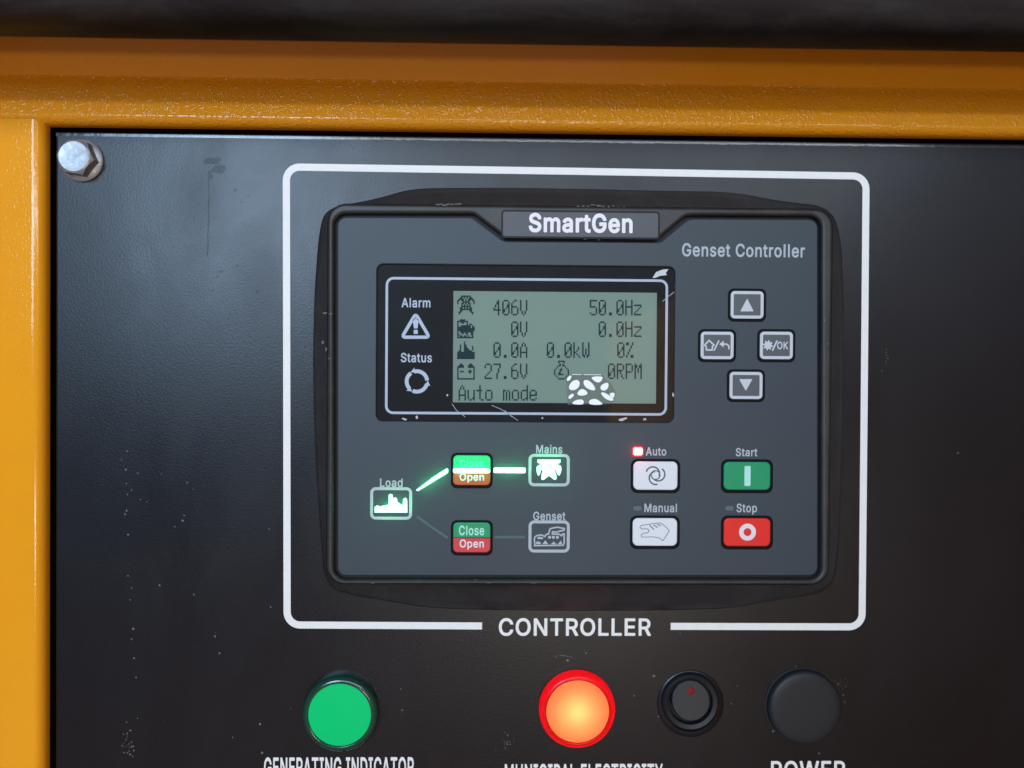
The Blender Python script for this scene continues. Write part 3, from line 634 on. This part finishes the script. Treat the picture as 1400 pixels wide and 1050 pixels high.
ex1 = sheet([pxs([(564.2, 437.5), (566, 435.5), (570.6, 435.5), (572.2, 437.5), (571, 449), (566, 449)], H1), pxs([(565.6, 451), (571.2, 451), (571.2, 456.6), (565.6, 456.6)], H1)], H1)
put('alarm_symbol', join(tri, ex1), M_disp_print, disp, 0)
arcs = []
heads = []
for a0 in (-105, 15, 135):
    cx, cy, rr = 570, 521.5, 14
    arcs.append(pxs([(cx + rr * math.cos(math.radians(a0 + 100 * i / 12)), cy + rr * math.sin(math.radians(a0 + 100 * i / 12))) for i in range(13)], H1))
    e = math.radians(a0 + 4); 
    t_ = (math.sin(e), -math.cos(e)); nrm = (math.cos(e), math.sin(e))
    P = (cx + rr * nrm[0], cy + rr * nrm[1])
    heads.append(pxs([(P[0] + 5.2 * nrm[0], P[1] + 5.2 * nrm[1]), (P[0] - 2.0 * nrm[0], P[1] - 2.0 * nrm[1]), (P[0] + 6.0 * t_[0] + 0 * nrm[0], P[1] + 6 * t_[1])], H1 + 0.02))
put('status_symbol', join(strip(arcs, plen(5), H1), sheet(heads, H1 + 0.02)), M_disp_print, disp, 0)

# dot-matrix glyphs, 5 x 10
G = {
'0': '.###.|#...#|#...#|#..##|#..##|#.#.#|##..#|##..#|#...#|.###.',
'2': '.###.|#...#|#...#|....#|....#|...#.|..#..|.#...|#....|#####',
'4': '...#.|..##.|..##.|.#.#.|.#.#.|#..#.|#####|...#.|...#.|...#.',
'5': '#####|#....|#....|#....|####.|....#|....#|....#|#...#|.###.',
'6': '..##.|.#...|#....|#....|####.|#...#|#...#|#...#|#...#|.###.',
'7': '#####|....#|....#|...#.|...#.|...#.|..#..|..#..|..#..|..#..',
'.': '.....|.....|.....|.....|.....|.....|.....|.....|.##..|.##..',
'V': '#...#|#...#|#...#|#...#|#...#|#...#|#...#|.#.#.|.#.#.|..#..',
'H': '#...#|#...#|#...#|#...#|#####|#...#|#...#|#...#|#...#|#...#',
'z': '.....|.....|.....|#####|....#|...#.|..#..|.#...|#....|#####',
'A': '..#..|.#.#.|.#.#.|#...#|#...#|#...#|#####|#...#|#...#|#...#',
'k': '#....|#....|#....|#..#.|#..#.|#.#..|##...|#.#..|#..#.|#...#',
'W': '#...#|#...#|#...#|#...#|#.#.#|#.#.#|#.#.#|#.#.#|##.##|.#.#.',
'%': '##..#|##..#|...#.|...#.|..#..|..#..|.#...|.#...|#..##|#..##',
'R': '####.|#...#|#...#|#...#|####.|#.#..|#.#..|#..#.|#..#.|#...#',
'P': '####.|#...#|#...#|#...#|#...#|####.|#....|#....|#....|#....',
'M': '#...#|##.##|##.##|#.#.#|#.#.#|#.#.#|#...#|#...#|#...#|#...#',
'u': '.....|.....|.....|#...#|#...#|#...#|#...#|#...#|#..##|.##.#',
't': '..#..|..#..|..#..|####.|..#..|..#..|..#..|..#..|..#..|...##',
'o': '.....|.....|.....|.###.|#...#|#...#|#...#|#...#|#...#|.###.',
'm': '.....|.....|.....|##.#.|#.#.#|#.#.#|#.#.#|#.#.#|#.#.#|#.#.#',
'd': '....#|....#|....#|.####|#...#|#...#|#...#|#...#|#..##|.##.#',
'e': '.....|.....|.....|.###.|#...#|#...#|#####|#....|#...#|.###.',
' ': '.....|.....|.....|.....|.....|.....|.....|.....|.....|.....'}
HL = HD + 0.12
def dots(rows, u0, v0, du, dv):
    vs, fs = [], []
    for j, row in enumerate(rows):
        i = 0
        while i < len(row):
            if row[i] == '#':
                k = i
                while k < len(row) and row[k] == '#': k += 1
                b = len(vs)
                for (a, c) in ((u0 + i * du, v0 + (j + 1) * dv), (u0 + k * du, v0 + (j + 1) * dv), (u0 + k * du, v0 + j * dv), (u0 + i * du, v0 + j * dv)):
                    x, z = pt(a, c, HL); vs.append((x, -HL * mm, z))
                fs.append((b, b + 1, b + 2, b + 3)); i = k
            else: i += 1
    return raw(vs, fs)
DU, DV = 2.02, 2.13
def readout(s, u_right, v_top):
    rows = [''] * 10
    for ch in s:
        for j, r in enumerate(G[ch].split('|')): rows[j] += r + '.'
    u0 = u_right - (len(rows[0]) - 1) * DU
    put('readout', dots(rows, u0, v_top, DU, DV), M_lcdink, disp, 0)
readout('406V', 721, 410); readout('50.0Hz', 877, 410)
readout('0V', 721, 439.5); readout('0.0Hz', 877, 439.5)
readout('0.0A', 721, 468); readout('0.0kW', 806, 468); readout('0%', 866, 468)
readout('27.6V', 721, 497); readout('0RPM', 877.5, 497)
readout('Auto mode', 734, 526.5)
def icon(name, rows, u0, v0): put(name, dots(rows, u0, v0, 1.85, 2.0), M_lcdink, disp, 0)
icon('pylon_icon', ['...#######...', '..##.#.#.##..', '.####.#.####.', '##.##.#.##.##', '#...#####...#', '#..##.#.##..#', '...#.#.#.#...', '...#######...', '..##.#.#.##..', '..#########..', '..##.....##..', '.##.......##.', '.#.........#.'], 625, 404)
icon('engine_icon', ['..####.......', '########.....', '#..##..#.....', '#......#.##..', '#..#######.#.', '##########.##', '#############', '#############', '#.##########.', '#..##.##..##.', '##.....#..##.', '#.##.##.#..#.', '############.'], 625, 436.5)
icon('factory_icon', ['.....#.......', '.....#.......', '..#..##......', '..#..##....#.', '..#..###...#.', '..#..####..#.', '.##..######..', '#############', '#############', '#############', '#############', '#############'], 625, 467)
icon('battery_icon', ['..##.....##..', '.####...####.', '#####...#####', '#...........#', '#........#..#', '#.###...###.#', '#........#..#', '#...........#', '#...........#', '#...........#', '#############'], 625, 497)
icon('speed_icon', ['...#####...', '...#...#...', '....#.#....', '...##.##...', '..#.....#..', '.#...#...#.', '#...##....#', '#...#.....#', '#..##.....#', '#..####...#', '.#.......#.', '..#.....#..', '...#####...'], 757.5, 493)
# creases and scratches of the clear film, their glints drawn as pale shapes
HG = 11.45
fl = [[(892, 380), (897, 372), (906, 368.5), (914, 368), (910, 373), (912, 376), (903, 377), (896, 380)],
      [(551, 571), (557, 573.5), (554, 575), (549, 572.5)], [(568, 569), (571, 568), (571.5, 572), (569, 573)],
      [(846, 573), (856, 570.5), (858, 572), (850, 576), (846, 575)], [(879, 572.5), (883, 571.5), (884, 574), (880, 575)], [(919.5, 536), (922.5, 540), (921, 543), (919, 541)],
      [(610, 540), (612, 538.5), (613, 541), (611, 542)], [(740, 571), (742, 570), (743, 572), (741, 573)]]
s1 = sheet([pxs(p, HG + .06) for p in fl], HG + 0.06)
s2 = strip([pxs([(672, 554), (684, 559), (697, 567), (708, 575)], HG + .05), pxs([(690, 561), (700, 570)], HG + .07), pxs([(618, 552), (624, 561), (636, 570)], HG + .05)], plen(0.6), HG + 0.05)
s3 = strip([pxs([(906, 412), (914, 405), (922, 399)], HG + .05)], plen(0.7), HG + 0.05)
M_reflect_white = mat('painted_reflection_white', (0.93, 0.93, 0.93), 0.4, 0.5)  # white shapes painting a bright reflection on the glass
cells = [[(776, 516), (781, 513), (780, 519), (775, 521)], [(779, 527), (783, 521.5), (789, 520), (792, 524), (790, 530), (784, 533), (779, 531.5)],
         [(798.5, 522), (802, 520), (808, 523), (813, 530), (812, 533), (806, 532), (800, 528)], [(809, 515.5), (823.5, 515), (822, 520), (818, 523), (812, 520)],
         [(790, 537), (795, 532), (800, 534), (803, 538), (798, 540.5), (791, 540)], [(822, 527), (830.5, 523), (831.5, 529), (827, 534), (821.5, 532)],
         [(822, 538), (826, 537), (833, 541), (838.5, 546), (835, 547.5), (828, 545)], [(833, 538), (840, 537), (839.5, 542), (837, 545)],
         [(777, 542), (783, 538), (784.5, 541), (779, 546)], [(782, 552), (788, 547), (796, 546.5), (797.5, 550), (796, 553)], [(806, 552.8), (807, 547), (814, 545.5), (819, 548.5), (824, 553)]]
def chaikin(P, k=2):
    for _ in range(k):
        Q = []
        for i in range(len(P)):
            a, b = P[i], P[(i + 1) % len(P)]
            Q += [(a[0] * .75 + b[0] * .25, a[1] * .75 + b[1] * .25), (a[0] * .25 + b[0] * .75, a[1] * .25 + b[1] * .75)]
        P = Q
    return P
def swell(c, k=1.18):
    mx, my = sum(p[0] for p in c) / len(c), sum(p[1] for p in c) / len(c)
    return [(mx + (p[0] - mx) * k, my + (p[1] - my) * k) for p in c]
fk = put('painted_reflection_cells', join(sheet([pxs(chaikin(swell(c)), HG + .12) for c in cells], HG + 0.12), strip([pxs([(782, 512), (795, 512.2)], HG + .1), pxs([(798, 512.2), (822, 512.5)], HG + .1)], plen(0.8), HG + .1)), M_reflect_white, disp, 0); fk['kind'] = 'stuff'
M_reflect_grey = lens_mat('painted_reflection_grey', (0.2, 0.21, 0.19), 0.0); nt_ = M_reflect_grey.node_tree
tr_ = nt_.nodes.new('ShaderNodeBsdfTransparent'); mx_ = nt_.nodes['Mix Shader']; mx_.inputs[0].default_value = 0.62
nt_.links.new(tr_.outputs[0], mx_.inputs[2])
put('painted_reflection_patch', sheet([pxs([(774, 514), (779, 511.5), (824, 512), (829, 519), (836, 524), (842, 536), (840, 548), (833, 552.5), (776, 553.5), (775, 534)], HG + .08)], HG + 0.08), M_reflect_grey, disp, 0)  # grey sheet between the white shapes, part of the painted reflection
cr = put('film_crease_glints', join(s1, s2, s3), M_film_glint, disp, 0); cr['kind'] = 'stuff'
put('cover_glass', sheet([rrect(grow(Db, 0.1 * mm), plen(8))], HG), M_glass, disp, 0)

# badge
bb = rect(685.5, 288, 902, 326.0, HR + .2)
badge = put('badge', plate([rrect(bb, plen(4))], HR - 0.5, HR + 0.18, 0.15), M_badge, ctl)
put('badge_outline', strip([rrect(grow(bb, -plen(1.0)), plen(4))], plen(2.4), HR + 0.24, closed=True), M_groove, badge, 0)
put('badge_lettering', text('SmartGen', rect(723, 291.5, 865, 318.5, HR + .26), HR + 0.26, 0.0, HEAVY), M_badge_print, badge, 0)

H = HF + 0.05
def word(s, x0, y0, x1, y1, mt=M_facetext, parent=None, h=H, name='printed_word'):
    put(name, text(s, rect(x0, y0, x1, y1, h), h), mt, parent or ctl, 0)
word('Genset Controller', 932.5, 333, 1100.5, 351.5, M_facetext)
word('Mains', 733, 608, 769, 620); word('Load', 519.5, 654, 550.5, 666); word('Genset', 729, 699.5, 773, 711.5)
word('Auto', 883, 611.5, 911, 623); word('Manual', 881, 688.5, 925.5, 700.5); word('Start', 1006, 612.5, 1035.5, 624); word('Stop', 1007, 688.5, 1035, 703.5)

# keys
def key(x0, y0, x1, y1, m_, r=7, rim=3.5):
    b = rect(x0, y0, x1, y1, HF + 0.9)
    rimb = rect(x0 - rim, y0 - rim, x1 + rim, y1 + rim + 0.8, HF + .3)
    k = put('key', plate([rrect(b, plen(r))], HF, HF + 0.95, 0.42), m_, ctl)
    put('key_rim', plate([rrect(rimb, plen(r + 2))], HF - 0.1, HF + 0.28, 0.12), M_rim, k)
    return k
HK = HF + 1.0
def nav(x0, y0, x1, y1):
    k = key(x0, y0, x1, y1, M_keygrey, 5.5, 3)
    put('key_border', strip([rrect(grow(rect(x0, y0, x1, y1, HK), -plen(2.5)), plen(3.5))], plen(3.9), HK, closed=True), M_keyedge, k, 0)
    return k
k = nav(998.5, 397.5, 1044.5, 436); k['label'] = 'dark key with an up arrow'
put('key_symbol', sheet([pxs(round_path([(1021.5, 408), (1012, 425.7), (1030.5, 425.7)], 0.8), HK)], HK), M_keyedge, k, 0)
k = nav(997, 508, 1043, 546); k['label'] = 'dark key with a down arrow'
put('key_symbol', sheet([pxs(round_path([(1019.7, 534.5), (1010.5, 518.3), (1028.8, 518.3)], 0.8), HK)], HK), M_keyedge, k, 0)
k = nav(957.5, 453, 1003.5, 491.5); k['label'] = 'dark key with house and return arrow'
lines = [pxs([(961.5, 473.5), (969.5, 465.5), (977, 472.5)], HK), pxs([(965, 472), (966, 478.5), (973.5, 478.5), (974.5, 472)], HK), pxs([(976, 479.5), (983, 465.5)], HK), pxs([(986, 470.5), (993.5, 470.5), (996.5, 473), (996.5, 477.5)], HK)]
put('key_symbol', join(strip(lines, plen(2.0), HK), sheet([pxs([(983.5, 470.5), (989.5, 465.7), (989.5, 475)], HK + .02)], HK + 0.02)), M_keyedge, k, 0)
k = nav(1038.5, 453, 1084.5, 491.5); k['label'] = 'dark key with cog and OK'
gear = [(1050 + (7.0 if i % 4 in (1, 2) else 4.9) * math.cos((i - 0.5) * math.pi / 16), 472 + (7.0 if i % 4 in (1, 2) else 4.9) * math.sin((i - 0.5) * math.pi / 16)) for i in range(32)]
put('key_symbol', join(sheet([pxs(gear, HK)], HK), strip([pxs([(1056, 479.5), (1062.5, 465.5)], HK)], plen(2.0), HK), text('OK', rect(1062.5, 467, 1077.5, 477.5, HK), HK)), M_keyedge, k, 0)

k = key(866, 631, 926.5, 670, M_keywhite); k['label'] = 'white key with a swirl of three arcs'
c_ = (896, 650.5)
def arc(cx, cy, r, a0, a1, n=14): return [(cx + r * math.cos(math.radians(a0 + (a1 - a0) * i / n)), cy + r * math.sin(math.radians(a0 + (a1 - a0) * i / n))) for i in range(n + 1)]
pa = [pxs(arc(892.5, 647.5, 9.2, 195, 382, 18), HK), pxs(arc(900.0, 648.5, 9.0, -55, 130, 18), HK + .0), pxs(arc(896.5, 653.5, 8.9, 75, 262, 18), HK)]
put('key_symbol', join(strip([pa[0]], plen(1.9), HK), strip([pa[1]], plen(1.9), HK + 0.02), strip([pa[2]], plen(1.9), HK + 0.04),
                       strip([pxs(arc(896.3, 649.5, 6.0, 0, 352, 26), HK + .06)], plen(1.4), HK + 0.06)), M_inkdark, k, 0)
k = key(865, 708.5, 926, 746.5, M_keywhite); k['label'] = 'white key with a drawn hand'
hand = [(875, 721.5), (876.5, 718.5), (884, 717.3), (896, 715.4), (903, 715.0), (906, 716.8), (911, 721), (915, 725.8), (910, 734), (906.3, 739.3), (900.5, 735), (892, 734), (880, 734.3), (877, 734),
        (876.6, 731.5), (879.5, 729), (885.5, 728.4), (887.4, 726), (886.2, 723.4), (883, 722.9), (878, 723.4)]
fing = [pxs([(888, 718.5), (891.5, 721), (893.8, 724.2)], HK + .02), pxs([(893.5, 717.5), (896.5, 719.5), (898.8, 721.5)], HK + .02), pxs([(898.5, 716.8), (901.3, 718), (903.6, 718.8)], HK + .02)]
put('key_symbol', join(strip([pxs(hand, HK)], plen(1.0), HK, closed=True), strip(fing, plen(1.5), HK + 0.02)), M_inkgrey, k, 0)
k = key(989.5, 631.5, 1053.5, 670, M_keygreen); k['label'] = 'green start key with a bar'
put('key_symbol', sheet([rrect(rect(1017.8, 637, 1026.2, 664.5, HK), plen(1.5))], HK), M_inkmint, k, 0)
k = key(989.5, 708.5, 1053.5, 747, M_keyred); k['label'] = 'red stop key with a ring'
put('key_symbol', strip([circle(pt(1022, 727.5, HK), plen(8.2), 40)], plen(6.0), HK, closed=True), M_inkwhite, k, 0)

# indicator windows beside the words
M_redglow = mat('led_red_glow', (0.5, 0.01, 0.015), 0.4, 0.3, emit=(1.0, 0.02, 0.04), es=0.45)
put('red_glow_plate', sheet([rrect(rect(864.3, 610.5, 880.2, 624, H), plen(4))], H), M_redglow, ctl, 0)  # emissive plate painting the red fringe of glow around the LED
put('auto_led', plate([rrect(rect(866, 612, 878.5, 622.5, HF + .4), plen(2.5))], HF - .1, HF + 0.4, 0.1), M_led_red, ctl)
put('manual_led', sheet([rrect(rect(866, 692, 877, 698, H), plen(2))], H), M_led_off, ctl, 0)
put('stop_led', sheet([rrect(rect(992, 692, 1003, 698, H), plen(2))], H), M_led_off, ctl, 0)

# mimic diagram
def icon_frame(x0, y0, x1, y1):
    return put('symbol_frame', strip([rrect(grow(rect(x0, y0, x1, y1, H), -plen(2)), plen(5.5))], plen(3.9), H, closed=True), M_facetext, ctl, 0)
fr = icon_frame(506, 666, 563.5, 710.5)
load = [(512.5, 700.5), (512.5, 693), (516, 691), (519.5, 692.6), (531.5, 690), (531.8, 676.5), (534, 675.2), (536.6, 676.5), (537.6, 682.3), (540, 680), (542.5, 681.5), (543.2, 686), (546, 688), (548, 690.2), (551, 690), (551.6, 681.8), (554, 680.8), (556.2, 682), (556.8, 700.5)]
put('factory_symbol', plate([pxs(load[::-1], HF)], HF - 0.2, HF + 0.35, 0.0), M_led_green, fr, 0)
fr = icon_frame(722.5, 620.5, 779, 665)
pyl = [(735, 628.5), (766, 628.5), (766, 632), (761, 634.4), (766.5, 637), (767.3, 641), (766.5, 646), (764.5, 650), (762, 648), (760.2, 642), (758, 642.3), (761, 653), (759.5, 655.8), (757, 655), (750.5, 650), (744, 655.2), (741.5, 656), (740, 654), (742, 642.3), (739.5, 642), (737.6, 649), (735.8, 650), (734.2, 646), (733.5, 640), (734.5, 637.5), (740.5, 634.4), (735, 632)]
put('pylon_symbol', plate([pxs(pyl[::-1], HF)], HF - 0.2, HF + 0.35, 0.0), M_led_green, fr, 0)
fr = icon_frame(722.5, 711.5, 779, 755.5)
out1 = [(731, 746), (731, 741.5), (730.5, 738), (731.2, 734.5), (733.5, 732.5), (740, 731.2), (745, 733.5), (746.5, 731), (750, 729.8), (752, 723), (756, 721.8), (762.5, 720.8), (768, 722), (771.5, 722.5), (771, 725), (766, 726), (761, 727.5), (755.5, 727.0), (755, 730), (765, 730.4), (767.5, 732.5), (769.5, 730), (771.3, 730), (771.3, 742), (770, 745.5)]
put('engine_symbol', join(strip([pxs(out1, H)], plen(1.9), H, closed=True), sheet([pxs([(734.5, 735), (738, 733.8), (742.5, 735), (742.5, 737), (735, 737)], H + .02)] + [circle(pt(x, 734.5, H), plen(2.1), 10) for x in (751.3, 756.6, 762)]
    + [pxs([(733, 740.5), (738, 740.5), (740, 744), (733, 744)], H + .02), pxs([(745.5, 738.6), (749.5, 744), (741.5, 744)], H + .02), pxs([(757, 740.5), (761, 744), (753, 744)], H + .02), pxs([(767, 739), (768.5, 744), (762.5, 744)], H + .02)], H + 0.02)), M_facetext, fr, 0)
lb = pxs([(569, 670), (571.5, 671), (612.3, 646.3), (612.6, 641.5), (611, 640.3), (592, 652.6)], HF)
put('mains_line', plate([lb], HF - 0.2, HF + 0.35, 0.0), M_led_green, ctl, 0)
put('mains_line', plate([rrect(rect(675, 639.3, 718.5, 646.3, HF), plen(1.6))], HF - 0.2, HF + 0.35, 0.0), M_led_green, ctl, 0)
put('genset_line', strip([pxs([(570, 706), (590, 720.5), (612, 735.5)], H)], plen(3.2), H), M_line_off, ctl, 0)
put('genset_line', strip([pxs([(676, 734.3), (718, 734.3)], H)], plen(3.6), H), M_line_off, ctl, 0)
def glow(u, v, e, col, h=2.8):
    l = bpy.data.lights.new('led_glow', 'POINT'); l.energy = e; l.color = col; l.shadow_soft_size = 0.0004
    o = bpy.data.objects.new('led_glow', l); COL.objects.link(o); o.parent = ctl
    x, z = pt(u, v, HF + h); o.location = Vector((x, -(HF + h) * mm, z)) - ORG[ctl.name]
GR = (0.0, 1.0, 0.27)
for u, v in [(580, 666), (591, 659), (602, 651), (685, 643.5), (697, 643.5), (709, 643.5), (525, 695), (537, 690), (549, 692), (742, 636), (751, 640), (760, 636), (630, 643), (645, 643), (660, 643)]:
    glow(u, v, 8e-4, GR)
glow(872, 617, 9e-4, (1.0, 0.03, 0.06))
# two-tone breaker keys
def breaker(y0, y1, mt, mb, lit):
    x0, x1 = 619.5, 670.5
    ym = (y0 + y1) / 2 + (0.5 if not lit else 0.0)
    k = put('breaker_key', plate([rrect(rect(x0, y0, x1, y1, HF + .5), plen(6))], HF, HF + 0.55, 0.2), M_rim, ctl)
    put('key_rim', plate([rrect(rect(x0 - 3.2, y0 - 3.2, x1 + 3.2, y1 + 4.2, HF + .3), plen(8))], HF - 0.1, HF + 0.28, 0.12), M_rim, k)
    X0, Z0, X1, Z1 = rect(x0, y0, x1, y1, HF + 1)
    zm = pt(645, ym, HF + 1)[1]; r = plen(6); n_ = 6
    top = [(X0, zm + .00005), (X1, zm + .00005)] + [(X1 - r + r * math.cos(math.radians(15 * i)), Z1 - r + r * math.sin(math.radians(15 * i))) for i in range(7)] + [(X0 + r - r * math.sin(math.radians(15 * i)), Z1 - r + r * math.cos(math.radians(15 * i))) for i in range(7)]
    bot = [(X1, zm - .00005), (X0, zm - .00005)] + [(X0 + r - r * math.cos(math.radians(15 * i)), Z0 + r - r * math.sin(math.radians(15 * i))) for i in range(7)] + [(X1 - r + r * math.sin(math.radians(15 * i)), Z0 + r - r * math.cos(math.radians(15 * i))) for i in range(7)]
    put('close_half', plate([top], HF + .3, HF + 0.95, 0.3), mt, k)
    put('open_half', plate([bot], HF + .3, HF + 0.95, 0.3), mb, k)
    return k
k = breaker(622.5, 663.5, M_key_lit, M_keyorange, True); k['label'] = 'green and orange breaker key with a lit white bar'
word('Close', 629, 628.5, 661.5, 638.5, M_inkfaint, k, HK)
word('Open', 628.5, 646.8, 661.8, 660, M_inkwhite, k, HK)
put('lit_bar', plate([rrect(rect(619.5, 640.2, 670, 646.6, HF + 1), plen(2.5))], HF + .4, HF + 1.15, 0.0), M_led_green, k)
k = breaker(714.5, 755.5, M_keygreen, M_keysoftred, False); k['label'] = 'green and red breaker key, unlit'
word('Close', 627.5, 718.5, 662, 732, M_inkmint, k, HK)
word('Open', 628.5, 737.5, 661.5, 751.5, M_inkwhite, k, HK)
# scuffs and lint on the bezel
vs, fs = [], []
def fl2(u, v, ru, rv, h, n=7):
    k = len(vs); a0 = random.random() * 6
    for i in range(n):
        a = a0 + 2 * math.pi * i / n; q = random.uniform(0.45, 1.1)
        x, z = pt(u + ru * q * math.cos(a), v + rv * q * math.sin(a), h); vs.append((x, -h * mm, z))
    fs.append(list(range(k, k + n)))
HS = HR + 0.12
for i in range(7): fl2(598 + i * 5, 279.5 + random.gauss(0, .7), 4.5, 1.3, HR + 0.05)
for i in range(10): fl2(790 + i * 7, 281.5 + .02 * i * 7 + random.gauss(0, .8), random.uniform(1, 4.5), random.uniform(.6, 1.3), HS)
for u, v, a, b in [(445, 428, 4, 1.5), (452, 429, 3, 1), (441, 468, 2, 3), (446, 478, 1.5, 4), (450, 490, 1.6, 2), (1127, 438, 1.5, 4), (1132, 470, 1, 2), (730, 797, 5, .8), (668, 797, 4, .8), (650, 793, 2, .7), (510, 797, 4, .8), (800, 296 + 31, 3, .6), (818, 328, 2, .6), (1020, 797, 2, .8)]:
    fl2(u, v, a, b, HS)
o = put('lint_specks', raw(vs, fs), M_dust, ctl, 0); o['kind'] = 'stuff'

# ------------------------------------------------------------------ lamps, switch, cap below the controller
def lamp(name, label, c, m_ring, m_lens, cface):
    t = thing(name, label, 'indicator lamp', (c[0], 0, c[1]), 'indicator lamps')
    R_ = plen(52) ; rf_ = plen(42.5)
    prof = [(R_, -0.1), (R_, 2.2)]
    for i in range(1, 9):
        a = math.radians(90 * i / 8)
        prof.append((R_ - (R_ - rf_ - 0.4 * mm) * (1 - math.cos(a)), 2.2 + 2.6 * math.sin(a)))
    prof += [(rf_ + 0.15 * mm, 4.7), (rf_, 4.2)]
    put('lamp_rim', lathe(c, prof, 72, cap=False), m_ring, t)
    put('lens', lathe(c, [(rf_, 4.1), (rf_ * 0.985, 4.35), (rf_ * 0.8, 4.45), (rf_ * 0.4, 4.55), (0.05 * mm, 4.6)], 72), m_lens, t)
    return t
lamp('green_indicator_lamp', 'round green indicator lamp, unlit looking, with dark green rim above the generating legend', pt(466, 974, 2), M_ringgreen, M_lensgreen, None)
cr_ = pt(789, 969.5, 2)
t = lamp('red_indicator_lamp', 'round glowing orange indicator lamp with bright red rim left of the small switch', cr_, M_ringred, M_lensred, None)
put('lamp_socket', lathe(cr_, [(plen(42.5), -0.3), (plen(42.5), -13), (0.1 * mm, -13)], 48), M_keywhite, t)
pl = bpy.data.lights.new('lamp_bulb', 'POINT'); pl.energy = 0.0082; pl.color = (1.0, 0.92, 0.9); pl.shadow_soft_size = 0.0015
po = bpy.data.objects.new('lamp_bulb', pl); COL.objects.link(po); po.parent = t; po.location = Vector((cr_[0], 0.0025, cr_[1])) - ORG[t.name]

t = thing('rocker_switch', 'small round black switch with a red dot at its top, right of the glowing lamp', 'switch', (C_sw[0], 0, C_sw[1]))
r1 = plen(46)
put('switch_washer', lathe(pt(944, 962, .3), [(r1, -0.1), (r1, 0.5), (r1 - .5 * mm, 0.8), (plen(38), 0.9), (plen(37), 0.4)], 64, False), M_panel, t)
c1 = pt(944.5, 960.5, 2.5)
put('switch_collar', lathe(c1, [(plen(40), 0.3), (plen(39.5), 1.6), (plen(38), 2.6), (plen(36), 3.0), (plen(30.5), 2.6), (plen(29.8), 1.8), (plen(29.6), 0.2)], 64, False), M_switch, t)
put('switch_well', lathe(c1, [(plen(29.8), 0.25), (0.05 * mm, 0.25)], 48), M_groove, t)
c2 = pt(944.5, 957.8, 5)
mb = (lathe(c2, [(plen(25.5), 0.3), (plen(25.9), 4.5), (plen(25.6), 4.85), (plen(24.9), 5.0), (plen(12), 5.0), (0.05 * mm, 5.0)], 64))
for v in mb.vertices:
    if v.co.y < -2 * mm: v.co.y += (v.co.z - c2[1]) * 0.19
kk = put('switch_button', mb, M_switch, t, 20)
cm = pt(944.5, 944, 4)
mr = lathe(cm, [(plen(5.3), 5.03), (plen(4.8), 5.15), (plen(2), 5.25), (.02 * mm, 5.25)], 24)
for v in mr.vertices: v.co.y += (v.co.z - c2[1]) * 0.19
put('red_mark', mr, M_redmark, kk)

t = thing('push_button', 'large round flat charcoal cap above the power legend, rightmost in the bottom row', 'push button', (C_pow[0], 0, C_pow[1]))
c3 = pt(1100, 967, 2)
R3 = plen(51)
put('button_cap', lathe(c3, [(R3, 0.25), (R3, 1.8), (R3 - 0.25 * mm, 2.6), (R3 - 0.8 * mm, 3.2), (R3 - 1.8 * mm, 3.55), (R3 - 3.5 * mm, 3.7), (R3 * .4, 3.75), (0.05 * mm, 3.75)], 72), M_cap, t)
put('button_collar', lathe(c3, [(R3 + .5 * mm, -0.1), (R3 + 0.45 * mm, .35), (R3 - 0.1 * mm, 0.4)], 72, False), M_switch, t)
